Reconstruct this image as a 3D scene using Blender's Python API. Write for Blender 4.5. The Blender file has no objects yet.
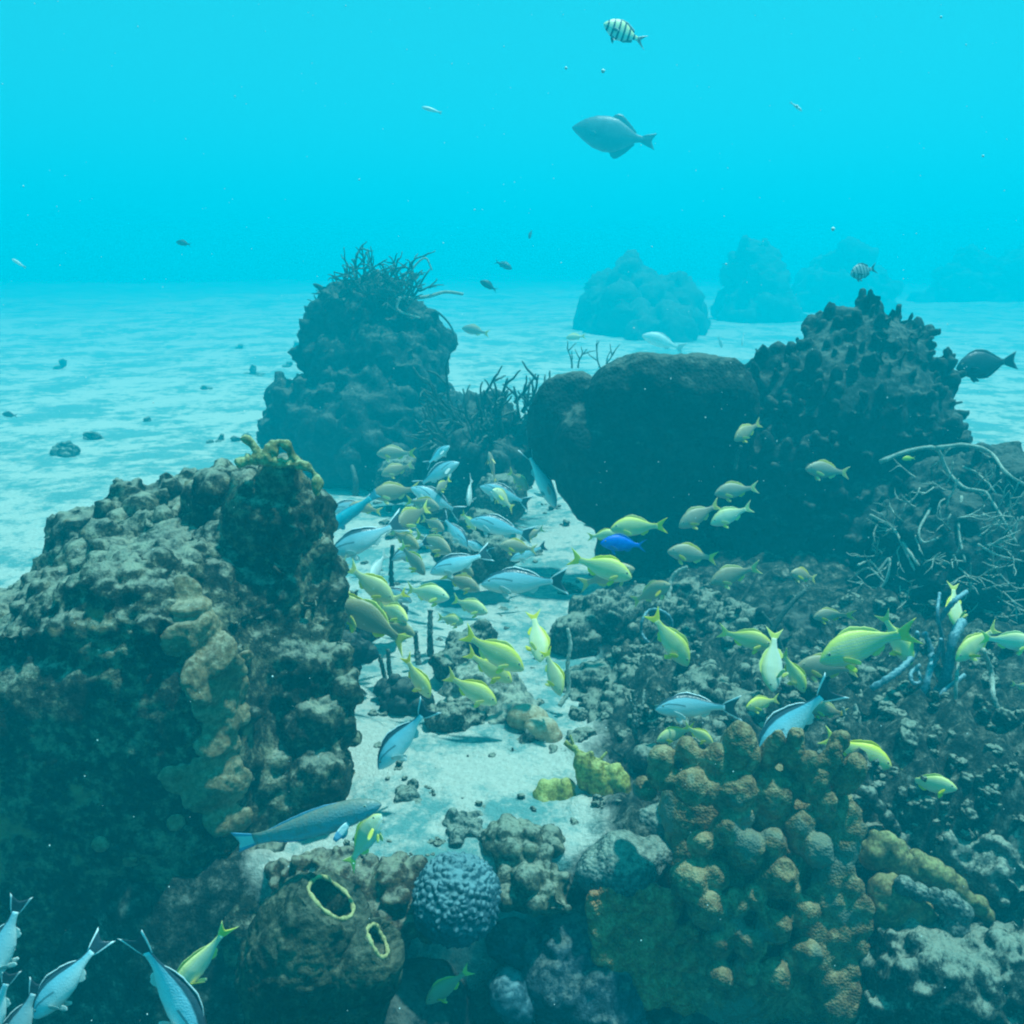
import bpy, math, random
import numpy as np
from mathutils import Vector, Matrix

R = math.radians
scene = bpy.context.scene
COL = scene.collection

# ------------------------------------------------------------------ camera
PITCH = R(15.6); FPX = 887.0; CAMZ = 1.6
cam_d = bpy.data.cameras.new("camera"); cam = bpy.data.objects.new("camera", cam_d)
COL.objects.link(cam)
cam.location = (0, 0, CAMZ); cam.rotation_euler = (R(90) - PITCH, 0, 0)
cam_d.sensor_width = 36.0; cam_d.lens = 36.0 * FPX / 1024.0
cam_d.clip_start = 0.02; cam_d.clip_end = 600
scene.camera = cam

# ------------------------------------------------------------------ water light, sun, exposure
SUN_DIR = Vector((0.27, 0.14, 0.95)).normalized()        # towards the sun
SUN_EL = math.asin(SUN_DIR.z); SUN_AZ = math.atan2(SUN_DIR.x, SUN_DIR.y)
world = bpy.data.worlds.new("World"); scene.world = world; world.use_nodes = True
wt = world.node_tree; wt.nodes.clear()
sky = wt.nodes.new("ShaderNodeTexSky"); sky.sky_type = 'NISHITA'; sky.sun_disc = False
sky.sun_elevation = SUN_EL; sky.sun_rotation = SUN_AZ
bw = wt.nodes.new("ShaderNodeRGBToBW")                    # daylight, filtered by the water above
mp = wt.nodes.new("ShaderNodeMapRange"); mp.inputs[1].default_value = 0; mp.inputs[2].default_value = 12
mp.inputs[3].default_value = 5.2; mp.inputs[4].default_value = 8.4
mul = wt.nodes.new("ShaderNodeVectorMath"); mul.operation = 'MULTIPLY'
mul.inputs[1].default_value = (0.050, 0.79, 0.99)
bg = wt.nodes.new("ShaderNodeBackground"); bg.inputs[1].default_value = 0.088
wo = wt.nodes.new("ShaderNodeOutputWorld")
wt.links.new(sky.outputs[0], bw.inputs[0]); wt.links.new(bw.outputs[0], mp.inputs[0])
wt.links.new(mp.outputs[0], mul.inputs[0]); wt.links.new(mul.outputs[0], bg.inputs[0])
wt.links.new(bg.outputs[0], wo.inputs[0])
sun_d = bpy.data.lights.new("sun", 'SUN'); sun = bpy.data.objects.new("sun", sun_d); COL.objects.link(sun)
sun_d.energy = 5.0; sun_d.angle = R(2.5); sun_d.color = (0.60, 1.0, 0.97)
sun.rotation_euler = (-SUN_DIR).to_track_quat('-Z', 'Y').to_euler()
scene.view_settings.view_transform = 'Standard'; scene.view_settings.look = 'None'
scene.view_settings.exposure = 0.53; scene.view_settings.gamma = 1.0
scene.view_settings.use_curve_mapping = False
cy = scene.cycles
cy.use_denoising = True
cy.pixel_filter_type = 'BLACKMAN_HARRIS'; cy.filter_width = 2.1
try: cy.denoiser = 'OPENIMAGEDENOISE'
except Exception: pass
cy.max_bounces = 4; cy.diffuse_bounces = 3; cy.glossy_bounces = 1; cy.transmission_bounces = 2
cy.volume_bounces = 1; cy.transparent_max_bounces = 8
cy.caustics_reflective = False; cy.caustics_refractive = False
HAZE_DENSITY = 0.071
HAZE_COLOR = (0.0, 0.66, 0.825)

# ------------------------------------------------------------------ helpers
def P(px, py, D):
    """a pixel of the photograph at depth D (metres along the view axis) as a point of the reef"""
    a = (px - 512) / FPX * D; b = (512 - py) / FPX * D
    c, s = math.cos(PITCH), math.sin(PITCH)
    return Vector((a, D * c + b * s, CAMZ - D * s + b * c))

def tag(o, label=None, cat=None, group=None, kind=None):
    if label: o["label"] = label
    if cat: o["category"] = cat
    if group: o["group"] = group
    if kind: o["kind"] = kind
    return o

def _h(ix, iy, iz, seed):
    n = (ix * 374761393 + iy * 668265263 + iz * 2147483647 + seed * 1274126177) & 0xFFFFFFFF
    n = ((n ^ (n >> 13)) * 1274126177) & 0xFFFFFFFF
    n = ((n ^ (n >> 16)) * 2246822519) & 0xFFFFFFFF
    return ((n ^ (n >> 15)) & 0xFFFFFF) / float(0xFFFFFF)

def vnoise(p, seed=0):
    """smooth value noise in -1..1, p is an (n,3) array"""
    f = np.floor(p).astype(np.int64); t = p - f; t = t * t * t * (t * (t * 6 - 15) + 10)
    out = 0
    for dx in (0, 1):
        for dy in (0, 1):
            for dz in (0, 1):
                w = (t[:, 0] if dx else 1 - t[:, 0]) * (t[:, 1] if dy else 1 - t[:, 1]) * (t[:, 2] if dz else 1 - t[:, 2])
                out = out + w * _h(f[:, 0] + dx, f[:, 1] + dy, f[:, 2] + dz, seed)
    return out * 2 - 1

def fbm(p, seed=0, octs=4, gain=0.5):
    s = 0; a = 1; tot = 0
    for i in range(octs):
        s = s + a * vnoise(p * (2.03 ** i) + i * 17.3, seed + i); tot += a; a *= gain
    return s / tot

def cells(p, seed=0):
    """distance to the nearest feature point (for bumps), about 0..1"""
    f = np.floor(p).astype(np.int64); best = np.full(len(p), 9.0)
    for dx in (-1, 0, 1):
        for dy in (-1, 0, 1):
            for dz in (-1, 0, 1):
                c = f + np.array([dx, dy, dz])
                q = np.stack([c[:, k] + _h(c[:, 0], c[:, 1], c[:, 2], seed + 31 * k) for k in range(3)], 1)
                best = np.minimum(best, ((q - p) ** 2).sum(1))
    return np.sqrt(best)

def mesh_from(name, V, F, smooth=True):
    me = bpy.data.meshes.new(name); me.from_pydata([tuple(v) for v in V], [], [tuple(f) for f in F]); me.update()
    if smooth: me.polygons.foreach_set("use_smooth", [True] * len(me.polygons))
    return me

def link(name, me, mat=None, parent=None):
    o = bpy.data.objects.new(name, me); COL.objects.link(o)
    if mat:
        me.materials.clear(); me.materials.append(mat)
    if parent: o.parent = parent
    return o

import bmesh
def _ico(n):
    bm = bmesh.new(); bmesh.ops.create_icosphere(bm, subdivisions=n, radius=1)
    V = np.array([v.co[:] for v in bm.verts]); F = np.array([[v.index for v in f.verts] for f in bm.faces]); bm.free()
    return V, F
ICO = {n: _ico(n) for n in (1, 2, 3, 4)}

def blob_arrays(blobs, lvl=3):
    Vs, Fs, n = [], [], 0
    V0, F0 = ICO[lvl]
    for b in blobs:
        c = np.array(b[:3]); r = np.array(b[3:6]); M = np.array(b[6]) if len(b) > 6 else None
        v = V0 * r
        if M is not None: v = v @ M.T
        Vs.append(v + c); Fs.append(F0 + n); n += len(V0)
    return np.concatenate(Vs), np.concatenate(Fs)

def co_no(me):
    n = len(me.vertices)
    co = np.empty(n * 3); me.vertices.foreach_get("co", co); co = co.reshape(-1, 3)
    no = np.empty(n * 3); me.vertices.foreach_get("normal", no); no = no.reshape(-1, 3)
    return co, no

def remesh(V, F, voxel, smooth=0):
    me = mesh_from("tmp", V, F); o = bpy.data.objects.new("tmp", me); COL.objects.link(o)
    m = o.modifiers.new("r", 'REMESH'); m.mode = 'VOXEL'; m.voxel_size = voxel; m.use_smooth_shade = True
    if smooth:
        s = o.modifiers.new("s", 'SMOOTH'); s.factor = 0.5; s.iterations = smooth
    dg = bpy.context.evaluated_depsgraph_get(); dg.update()
    out = bpy.data.meshes.new_from_object(o.evaluated_get(dg))
    bpy.data.objects.remove(o); bpy.data.meshes.remove(me)
    return out

def displace(me, terms, seed=0, mask=None):
    """terms: (kind, amplitude, frequency)"""
    for k, t in enumerate(terms):
        kind, amp, fr = t[:3]
        co, no = co_no(me)
        if kind == 'n': d = fbm(co * fr, seed + 7 * k, 3) * amp
        elif kind == 'r': d = (0.5 - np.abs(fbm(co * fr, seed + 7 * k, 3)) * 2) * amp        # ridges
        elif kind == 'c': d = (0.45 - cells(co * fr, seed + 7 * k)) * amp                      # round knobs
        elif kind == 'p': d = -np.clip(0.33 - cells(co * fr, seed + 7 * k), 0, 1) * amp * 3    # pits
        if mask is not None: d = d * mask(co)
        co = co + no * d[:, None]
        me.vertices.foreach_set("co", co.ravel()); me.update()
    me.polygons.foreach_set("use_smooth", [True] * len(me.polygons))
    return me

def rot_to(d):
    """matrix whose third column is along d"""
    d = Vector(d).normalized(); return np.array(d.to_track_quat('Z', 'Y').to_matrix())

def scatter(me, n, rad, rng, where=None, out=0.3, elong=1.0, tilt=None):
    """small knobs grown on a mesh's surface"""
    co, no = co_no(me)
    idx = np.arange(len(co))
    if where is not None:
        idx = idx[where(co, no)]
    res = []
    if len(idx) == 0: return res
    for i in rng.choice(idx, min(n, len(idx)), replace=False):
        r = rng.uniform(*rad); d = no[i] + rng.normal(0, 0.25, 3)
        if tilt is not None: d = d + np.array(tilt)
        d /= np.linalg.norm(d); e = elong * rng.uniform(0.8, 1.25)
        res.append(tuple(co[i] + d * r * out * e) + (r, r, r * e, rot_to(d)))
    return res

def tube_arrays(pts, radii, sides=7, cap=True):
    pts = [Vector(p) for p in pts]; V, F = [], []
    up = Vector((0.13, 0.2, 1)).normalized(); prev = None
    for i, p in enumerate(pts):
        d = (pts[min(i + 1, len(pts) - 1)] - pts[max(i - 1, 0)]).normalized()
        if prev is None:
            s = d.cross(up)
            if s.length < 1e-3: s = d.cross(Vector((1, 0, 0)))
            s.normalize()
        else:
            s = (prev - d * prev.dot(d)).normalized()
        prev = s; t = d.cross(s)
        for k in range(sides):
            a = 2 * math.pi * k / sides
            V.append(p + (s * math.cos(a) + t * math.sin(a)) * radii[i])
    for i in range(len(pts) - 1):
        for k in range(sides):
            F.append((i * sides + k, i * sides + (k + 1) % sides, (i + 1) * sides + (k + 1) % sides, (i + 1) * sides + k))
    if cap:
        F.append(tuple(range(sides))[::-1]); n = (len(pts) - 1) * sides
        F.append(tuple(n + k for k in range(sides)))
    return [tuple(v) for v in V], F

class Acc:
    def __init__(s): s.V = []; s.F = []
    def add(s, V, F):
        n = len(s.V); s.V += [tuple(v) for v in V]; s.F += [tuple(i + n for i in f) for f in F]
    def mesh(s, name): return mesh_from(name, s.V, s.F)

def spline(ctrl, n):
    """Catmull-Rom through control points"""
    c = [Vector(p) for p in ctrl]; c = [c[0] * 2 - c[1]] + c + [c[-1] * 2 - c[-2]]
    out = []; segs = len(c) - 3
    for i in range(n):
        u = i / (n - 1) * segs; k = min(int(u), segs - 1); t = u - k
        a, b, d, e = c[k:k + 4]
        out.append(0.5 * ((2 * b) + (d - a) * t + (2 * a - 5 * b + 4 * d - e) * t * t + (3 * b - a - 3 * d + e) * t ** 3))
    return out

# ------------------------------------------------------------------ materials
def newmat(name, rough=0.85, spec=0.2):
    m = bpy.data.materials.new(name); m.use_nodes = True
    b = m.node_tree.nodes["Principled BSDF"]; b.inputs["Roughness"].default_value = rough
    b.inputs["Specular IOR Level"].default_value = spec
    return m, m.node_tree, b

def node(t, kind, **kw):
    n = t.nodes.new(kind)
    for k, v in kw.items():
        if k.startswith("i_"):
            n.inputs[int(k[2:])].default_value = v
        else: setattr(n, k, v)
    return n

def ramp(t, src, stops):
    r = t.nodes.new("ShaderNodeValToRGB"); e = r.color_ramp.elements
    while len(e) > 1: e.remove(e[-1])
    e[0].position = stops[0][0]; e[0].color = (*stops[0][1], 1)
    for p, c in stops[1:]:
        k = e.new(p); k.color = (*c, 1)
    t.links.new(src, r.inputs[0]); return r.outputs[0]

def noise_n(t, vec, scale, detail=5, rough=0.6):
    n = node(t, "ShaderNodeTexNoise"); n.inputs["Scale"].default_value = scale
    n.inputs["Detail"].default_value = detail; n.inputs["Roughness"].default_value = rough
    t.links.new(vec, n.inputs["Vector"]); return n.outputs[0]

def mixc(t, fac, a, b):
    m = node(t, "ShaderNodeMix", data_type='RGBA')
    for s, v in ((m.inputs[0], fac), (m.inputs[6], a), (m.inputs[7], b)):
        if hasattr(v, "links"): t.links.new(v, s)
        else: s.default_value = v if not isinstance(v, tuple) else (*v, 1)
    return m.outputs[2]

def mathn(t, op, a, b=0.0, clamp=False):
    m = node(t, "ShaderNodeMath", operation=op, use_clamp=clamp)
    for s, v in ((m.inputs[0], a), (m.inputs[1], b)):
        if hasattr(v, "links"): t.links.new(v, s)
        else: s.default_value = v
    return m.outputs[0]

def reef_mat(name, dark, mid, light, patch=None, patch_at=0.6, sand=0.5, scale=6, bump=0.5, bscale=60, cell=0, lit_sand_col=(.48, .49, .38)):
    """rough reef rock: dark turf, mid and light growth, optional coloured encrustation, sand on level faces, paled to paint sun highlights there too"""
    m, t, b = newmat(name, 0.9, 0.12)
    geo = node(t, "ShaderNodeNewGeometry"); pos = geo.outputs["Position"]
    n1 = noise_n(t, pos, scale, 6, 0.68); n2 = noise_n(t, pos, scale * 5.3, 5, 0.7)
    mix = mathn(t, 'ADD', mathn(t, 'MULTIPLY', n1, 0.45), mathn(t, 'MULTIPLY', n2, 0.55))
    c = ramp(t, mix, [(0.40, dark), (0.50, mid), (0.61, light)])
    if patch:
        n3 = noise_n(t, pos, scale * 0.55, 4, 0.6)
        c = mixc(t, ramp(t, n3, [(patch_at, (0, 0, 0)), (patch_at + 0.05, (1, 1, 1))]), c, patch)
    if sand > 0:
        sx = node(t, "ShaderNodeSeparateXYZ"); t.links.new(geo.outputs["Normal"], sx.inputs[0])
        up = mathn(t, 'ADD', sx.outputs[2], mathn(t, 'MULTIPLY', mathn(t, 'SUBTRACT', n2, 0.5), 1.5))
        f = node(t, "ShaderNodeMapRange", clamp=True); t.links.new(up, f.inputs[0])
        f.inputs[1].default_value = 0.62; f.inputs[2].default_value = 0.98; f.inputs[3].default_value = 0; f.inputs[4].default_value = sand
        c = mixc(t, f.outputs[0], c, lit_sand_col)  # tops mixed paler: settled sand plus painted sun highlights
    t.links.new(c, b.inputs["Base Color"])
    h = noise_n(t, pos, bscale, 5, 0.7)
    bp = node(t, "ShaderNodeBump"); bp.inputs["Strength"].default_value = bump; bp.inputs["Distance"].default_value = 0.02
    if cell:
        v = node(t, "ShaderNodeTexVoronoi"); v.inputs["Scale"].default_value = cell; t.links.new(pos, v.inputs["Vector"])
        h = mathn(t, 'SUBTRACT', mathn(t, 'MULTIPLY', h, 0.5), v.outputs["Distance"])
    t.links.new(h, bp.inputs["Height"]); t.links.new(bp.outputs[0], b.inputs["Normal"])
    return m

# ------------------------------------------------------------------ ground
def sstep(a, b, x):
    t = np.clip((x - a) / (b - a), 0, 1); return t * t * (3 - 2 * t)

def ground_h(x, y):
    p = np.stack([x, y, x * 0], 1)
    wob = vnoise(p * 1.3, 5) * 0.25 + vnoise(p * 4.1, 6) * 0.10
    right = sstep(0.12, 0.50, x + wob * 0.7 - 0.10 * (y - 2.5)) * (1 - sstep(5.4, 6.6, y + wob)) * (1 - sstep(4.0, 5.5, x))
    left = (1 - sstep(-0.85, -0.50, x + 0.14 * (y - 2.4) + wob * 0.35)) * (1 - sstep(3.3, 3.9, y + wob)) * sstep(-3.2, -2.2, x)
    ledge = 1 - sstep(1.97, 2.13, y + wob * 0.35 - 0.04 * x)
    reef = np.clip(right + left + ledge, 0, 1)
    z = 0.05 * fbm(p * 0.35, 1, 3) + 0.016 * fbm(p * 3.0, 2, 4)
    z = z + right * 0.16 * (0.6 + 0.7 * fbm(p * 1.6, 9, 3)) + right * 0.10 * sstep(0.5, 1.6, x)
    knob = 0.45 - cells(p * 9.0, 3); knob2 = 0.45 - cells(p * 22.0, 4)
    z = z + reef * (0.17 * knob + 0.06 * knob2) * (1 - .65 * sstep(3.0, 4.6, y))
    z = z - ledge * 0.62
    rr = np.sqrt(x * x + y * y); z = z + sstep(9, 26, rr) * (.34 * fbm(p * .11, 21, 3) + .05) + sstep(20, 60, rr) * (.5 * fbm(p * .05, 23, 3) + .15)
    return z, reef, ledge

def sinh_space(a, b, n, k, c=0.0):
    t = np.linspace(-1, 1, n); s = np.sinh(k * t) / math.sinh(k)
    return np.where(s < 0, c + s * (c - a), c + s * (b - c))

xs = sinh_space(-75, 75, 520, 6.2, 0.2); ys = np.concatenate([np.linspace(-14, 0.6, 16)[:-1], 0.6 + (np.sinh(np.linspace(0, 1, 480) * 5.2) / math.sinh(5.2)) * 110])
X, Y = np.meshgrid(xs, ys); fx, fy = X.ravel(), Y.ravel()
gz, reefm, ledgem = ground_h(fx, fy)
nx, ny = len(xs), len(ys)
gV = np.stack([fx, fy, gz], 1)
ii = (np.arange(ny - 1)[:, None] * nx + np.arange(nx - 1)[None]).ravel()
gF = np.stack([ii, ii + 1, ii + 1 + nx, ii + nx], 1)
gme = bpy.data.meshes.new("seabed"); gme.vertices.add(len(gV)); gme.vertices.foreach_set("co", gV.ravel())
gme.loops.add(gF.size); gme.loops.foreach_set("vertex_index", gF.ravel().astype(np.int32))
gme.polygons.add(len(gF)); gme.polygons.foreach_set("loop_start", (np.arange(len(gF)) * 4).astype(np.int32))
gme.polygons.foreach_set("use_smooth", [True] * len(gF)); gme.update(); gme.validate()
at = gme.attributes.new("reef", 'FLOAT', 'POINT'); at.data.foreach_set("value", reefm.astype(np.float32))

def GZ(x, y):
    return float(ground_h(np.array([x]), np.array([y]))[0][0])

def G(px, py):
    """where the ray through a pixel meets the seabed"""
    Ds = 0.8 * 1.012 ** np.arange(360); d = P(px, py, 1.0) - Vector((0, 0, CAMZ))
    x, y, z = d.x * Ds, d.y * Ds, CAMZ + d.z * Ds
    h = np.nonzero(z < ground_h(x, y)[0])[0]
    return P(px, py, float(Ds[h[0] if len(h) else -1]))

m, t, b = newmat("sand_and_rubble", 0.95, 0.1)
geo = node(t, "ShaderNodeNewGeometry"); pos = geo.outputs["Position"]
ra = node(t, "ShaderNodeAttribute", attribute_name="reef")
n1 = noise_n(t, pos, 0.85, 9, 0.74); n2 = noise_n(t, pos, 4.6, 7, 0.78); n3 = noise_n(t, pos, 55, 4, 0.7)
sandc = mixc(t, n3, (.50, .46, .38), (.90, .86, .76))
pm = mathn(t, 'ADD', mathn(t, 'MULTIPLY', n1, 0.58), mathn(t, 'MULTIPLY', n2, 0.42))
hazed_algae = mixc(t, n3, (.10, .30, .30), (.26, .46, .44))  # algae patches, paled to cyan to paint haze into them
sy = node(t, "ShaderNodeSeparateXYZ"); t.links.new(pos, sy.inputs[0])
far = node(t, "ShaderNodeMapRange", clamp=True, i_1=4.5, i_2=7.0, i_3=0.005, i_4=0.0); t.links.new(sy.outputs[1], far.inputs[0])
pm2 = mathn(t, 'SUBTRACT', pm, far.outputs[0])
c1 = mixc(t, ramp(t, pm2, [(0.475, (0, 0, 0)), (0.535, (1, 1, 1))]), sandc, hazed_algae)
n4 = noise_n(t, pos, 24, 7, 0.75)
rockc = ramp(t, n4, [(0.38, (.008, .016, .018)), (0.49, (.03, .045, .04)), (0.57, (.11, .12, .095)), (0.68, (.40, .38, .31))])
rf = mathn(t, 'MULTIPLY', mathn(t, 'ADD', ra.outputs["Fac"], mathn(t, 'MULTIPLY', mathn(t, 'SUBTRACT', n2, 0.5), 1.2)), 1.0)
c2 = mixc(t, ramp(t, rf, [(0.30, (0, 0, 0)), (0.62, (1, 1, 1))]), c1, rockc)
t.links.new(c2, b.inputs["Base Color"])
bp = node(t, "ShaderNodeBump"); bp.inputs["Strength"].default_value = 1.0; bp.inputs["Distance"].default_value = 0.03
hh = mathn(t, 'ADD', noise_n(t, pos, 26, 6, 0.75), mathn(t, 'MULTIPLY', n2, 0.6))
t.links.new(hh, bp.inputs["Height"]); t.links.new(bp.outputs[0], b.inputs["Normal"])
SEABED = m
tag(link("seabed", gme, m), kind="structure")

# ------------------------------------------------------------------ the water: one closed haze box
hx0, hx1, hy0, hy1, hz0, hz1 = -78, 78, -16, 112, -2.2, 5.2
hV = [(x, y, z) for z in (hz0, hz1) for y in (hy0, hy1) for x in (hx0, hx1)]
hF = [(0, 2, 3, 1), (4, 5, 7, 6), (0, 1, 5, 4), (1, 3, 7, 5), (3, 2, 6, 7), (2, 0, 4, 6)]
hm = bpy.data.materials.new("sea_water"); hm.use_nodes = True; ht = hm.node_tree; ht.nodes.clear()
pv = ht.nodes.new("ShaderNodeVolumePrincipled"); pv.inputs["Color"].default_value = (*HAZE_COLOR, 1)
pv.inputs["Density"].default_value = HAZE_DENSITY; pv.inputs["Anisotropy"].default_value = 0.15
pv.inputs["Absorption Color"].default_value = (0, 0, 0, 1)
ho = ht.nodes.new("ShaderNodeOutputMaterial"); ht.links.new(pv.outputs[0], ho.inputs["Volume"])
tag(link("haze", mesh_from("haze", hV, hF, False), hm), kind="stuff")

# ------------------------------------------------------------------ reef materials
M_head = reef_mat("weathered_coral_rock", (.007, .013, .012), (.040, .042, .028), (.26, .24, .15), patch=(.30, .20, .10), patch_at=0.60, sand=0.5, scale=7, bump=0.9, bscale=45)
M_dark = reef_mat("dark_coral", (.010, .020, .022), (.022, .034, .035), (.055, .07, .068), sand=0.14, scale=8, bump=0.6, bscale=50)
M_elephant = reef_mat("smooth_dark_sponge_skin", (.008, .014, .016), (.014, .022, .023), (.035, .045, .04), sand=0.2, scale=5, bump=0.5, bscale=90, cell=55)
M_brown = reef_mat("brown_coral_skin", (.09, .055, .03), (.22, .14, .07), (.40, .29, .16), patch=(.15, .16, .12), patch_at=0.56, sand=0.22, scale=9, bump=0.35, bscale=110, cell=150, lit_sand_col=(.36, .33, .18))
M_rust = reef_mat("rust_coral_skin", (.18, .075, .03), (.34, .15, .06), (.48, .27, .13), sand=0.1, scale=12, bump=0.5, bscale=90, cell=120)
M_yellow = reef_mat("mustard_coral_skin", (.12, .10, .02), (.33, .28, .06), (.60, .55, .16), sand=0.5, scale=14, bump=0.5, bscale=100, lit_sand_col=(.66, .64, .25))
M_tan = reef_mat("tan_coral_skin", (.26, .17, .09), (.44, .31, .18), (.58, .46, .30), sand=0.5, scale=12, bump=0.5, bscale=90)
M_crust = reef_mat('brown_crusting_sponge', (.14, .095, .05), (.25, .18, .10), (.40, .31, .19), sand=0.3, scale=12, bump=0.6, bscale=90)
M_grey = reef_mat("grey_green_coral_skin", (.03, .05, .05), (.08, .11, .10), (.20, .23, .20), sand=0.4, scale=12, bump=0.6, bscale=90, cell=90)
M_far = reef_mat('distant_reef_rock', (.03, .05, .05), (.05, .07, .07), (.08, .10, .10), sand=.05, scale=2)
M_knob = reef_mat("knobby_rubble", (.009, .020, .022), (.035, .050, .043), (.18, .19, .15), sand=0.62, scale=17, bump=1.0, bscale=45)
M_blue = reef_mat("blue_grey_coral_skin", (.015, .05, .065), (.035, .09, .115), (.08, .17, .20), sand=0.45, scale=10, bump=0.3, bscale=150, lit_sand_col=(.30, .46, .48))
M_vase = reef_mat("vase_sponge_skin", (.015, .022, .016), (.050, .055, .034), (.15, .14, .085), patch=(.26, .20, .10), patch_at=0.66, sand=0.12, scale=9, bump=0.9, bscale=60, cell=0)
M_rim = reef_mat("pale_yellow_rim", (.26, .21, .09), (.44, .37, .16), (.58, .50, .24), sand=0, scale=30, bump=0.2)
M_rod = reef_mat("pale_sea_rod", (.16, .19, .16), (.34, .36, .30), (.58, .58, .50), sand=0.4, scale=40, bump=0.4, bscale=160)
M_dkrod = reef_mat("dark_sea_rod", (.025, .05, .05), (.05, .08, .075), (.10, .13, .12), sand=0.2, scale=20, bump=0.4, bscale=120)
M_rope = reef_mat("blue_rope_sponge", (.05, .13, .17), (.09, .20, .25), (.20, .33, .36), sand=0.5, scale=20, bump=0.4, bscale=120, lit_sand_col=(.42, .60, .62))

def S(px, py, D, r, ry=None, rz=None):
    """a rounded mass seen at a pixel, r in pixels (ry: depth, rz: height)"""
    c = P(px, py, D); k = D / FPX
    return (c.x, c.y, c.z, r * k, (ry or r) * k, (rz or r) * k)

def reef_part(name, blobs, voxel, knobs=(), disp=(), seed=1, mat=None, parent=None, smooth=1, holes=(), lvl=3, mask=None, extra=None):
    rng = np.random.default_rng(seed)
    V, F = blob_arrays(blobs, lvl)
    if extra: V, F = np.concatenate([V, extra[0]]), np.concatenate([F, extra[1] + len(V)])
    if knobs:
        base = remesh(V, F, voxel * 2.0)
        extra = []
        for kb in knobs:
            extra += scatter(base, kb[0], kb[1], rng, **(kb[2] if len(kb) > 2 else {}))
        bpy.data.meshes.remove(base)
        if extra:
            V2, F2 = blob_arrays(extra, 2)
            F = np.concatenate([F, F2 + len(V)]); V = np.concatenate([V, V2])
    me = remesh(V, F, voxel, smooth)
    if holes:
        co, no = co_no(me)
        for h in holes:
            c = np.array(h[0]); d = np.array(h[1]); d = d / np.linalg.norm(d); r = h[2]; dep = h[3]
            q = co - c; ax = q @ d; rad = np.linalg.norm(q - ax[:, None] * d, axis=1)
            w = np.clip(1 - (rad / r) ** 2, 0, 1) * (np.abs(ax) < r * 3)
            co = co - d * (w ** 0.6 * dep)[:, None]
        me.vertices.foreach_set("co", co.ravel()); me.update()
    displace(me, disp, seed, mask)
    me.name = name
    return link(name, me, mat, parent)

def thing(name, loc, label, cat, group=None):
    o = bpy.data.objects.new(name, None); COL.objects.link(o); o.location = loc
    o.empty_display_size = 0.05
    tag(o, label, cat, group)
    return o

def adopt(root, *parts):
    """parent world-space parts to an empty without moving them"""
    for p in parts:
        p.parent = root; p.matrix_parent_inverse = Matrix.Translation(root.location).inverted()

UPW = lambda co, no: no[:, 2] > 0.1
ROUGH = [('n', .05, 4.5), ('r', .022, 11), ('c', .012, 26), ('n', .008, 45)]

def slab(px, py, D, rx, rz, ry=None, n=0.62):
    """a rounded upright slab (superellipsoid) as arrays"""
    V0, F0 = ICO[4]; k = D / FPX; c = P(px, py, D)
    v = np.sign(V0) * np.abs(V0) ** n
    v = v * np.array([rx, ry or rx * .4, rz]) * k
    return v + np.array(c[:]), F0
def join(parts):
    V, F, n = [], [], 0
    for v, f in parts:
        V.append(v); F.append(f + n); n += len(v)
    return np.concatenate(V), np.concatenate(F)

# ------------------------------------------------------------------ big coral head, left foreground
lb = [S(175, 760, 2.80, 150), S(245, 660, 2.85, 100), S(290, 720, 2.78, 56, 60, 170), S(300, 620, 2.8, 44, 50, 80),
      S(270, 800, 2.72, 78), S(270, 890, 2.62, 84), S(10, 700, 2.8, 110),
      S(285, 570, 2.75, 40), S(272, 520, 2.7, 40), S(300, 522, 2.8, 24), S(235, 515, 2.85, 42), S(150, 535, 3.05, 52), S(90, 555, 3.0, 45), S(40, 615, 2.9, 44),
      S(115, 580, 2.8, 34), S(180, 510, 3.1, 32), S(0, 680, 2.9, 60), S(312, 655, 2.7, 32), S(316, 730, 2.62, 30), S(322, 780, 2.55, 28),
      S(50, 610, 2.55, 30), S(110, 605, 2.50, 32), S(160, 590, 2.46, 26), S(345, 690, 2.65, 14), S(332, 660, 2.65, 16), S(205, 590, 2.50, 18)]
sl1 = slab(95, 850, 2.74, 190, 312, 108, .48)
sl1[0][:, 2] -= np.clip(-1.12 - sl1[0][:, 0], 0, 1) * .62
head = reef_part("massive_coral", lb, 0.0125, extra=join([sl1, slab(180, 640, 2.85, 120, 110, 110, .7)]),
                 knobs=[(330, (.010, .026), dict(where=lambda co, no: (no[:, 2] > -.2) & ((no[:, 0] > 0.3) | (co[:, 2] > .62)))),
                        (30, (.025, .045), dict(where=lambda co, no: (no[:, 2] > 0.3) & (co[:, 2] > .55)))],
                 disp=[('n', .08, 3.0), ('r', .026, 7), ('p', .02, 12), ('r', .014, 18), ('c', .008, 36), ('n', .010, 55)], seed=11, mat=M_head, mask=lambda co: 1 - .72 * np.clip((-.60 - co[:, 0]) / .15, 0, 1) * np.clip((.62 - co[:, 2]) / .1, 0, 1) * (co[:, 1] < 2.7))
tag(head, "massive rugged coral head with dark hollow face and pale knobby top at left edge", "coral head")
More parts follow.
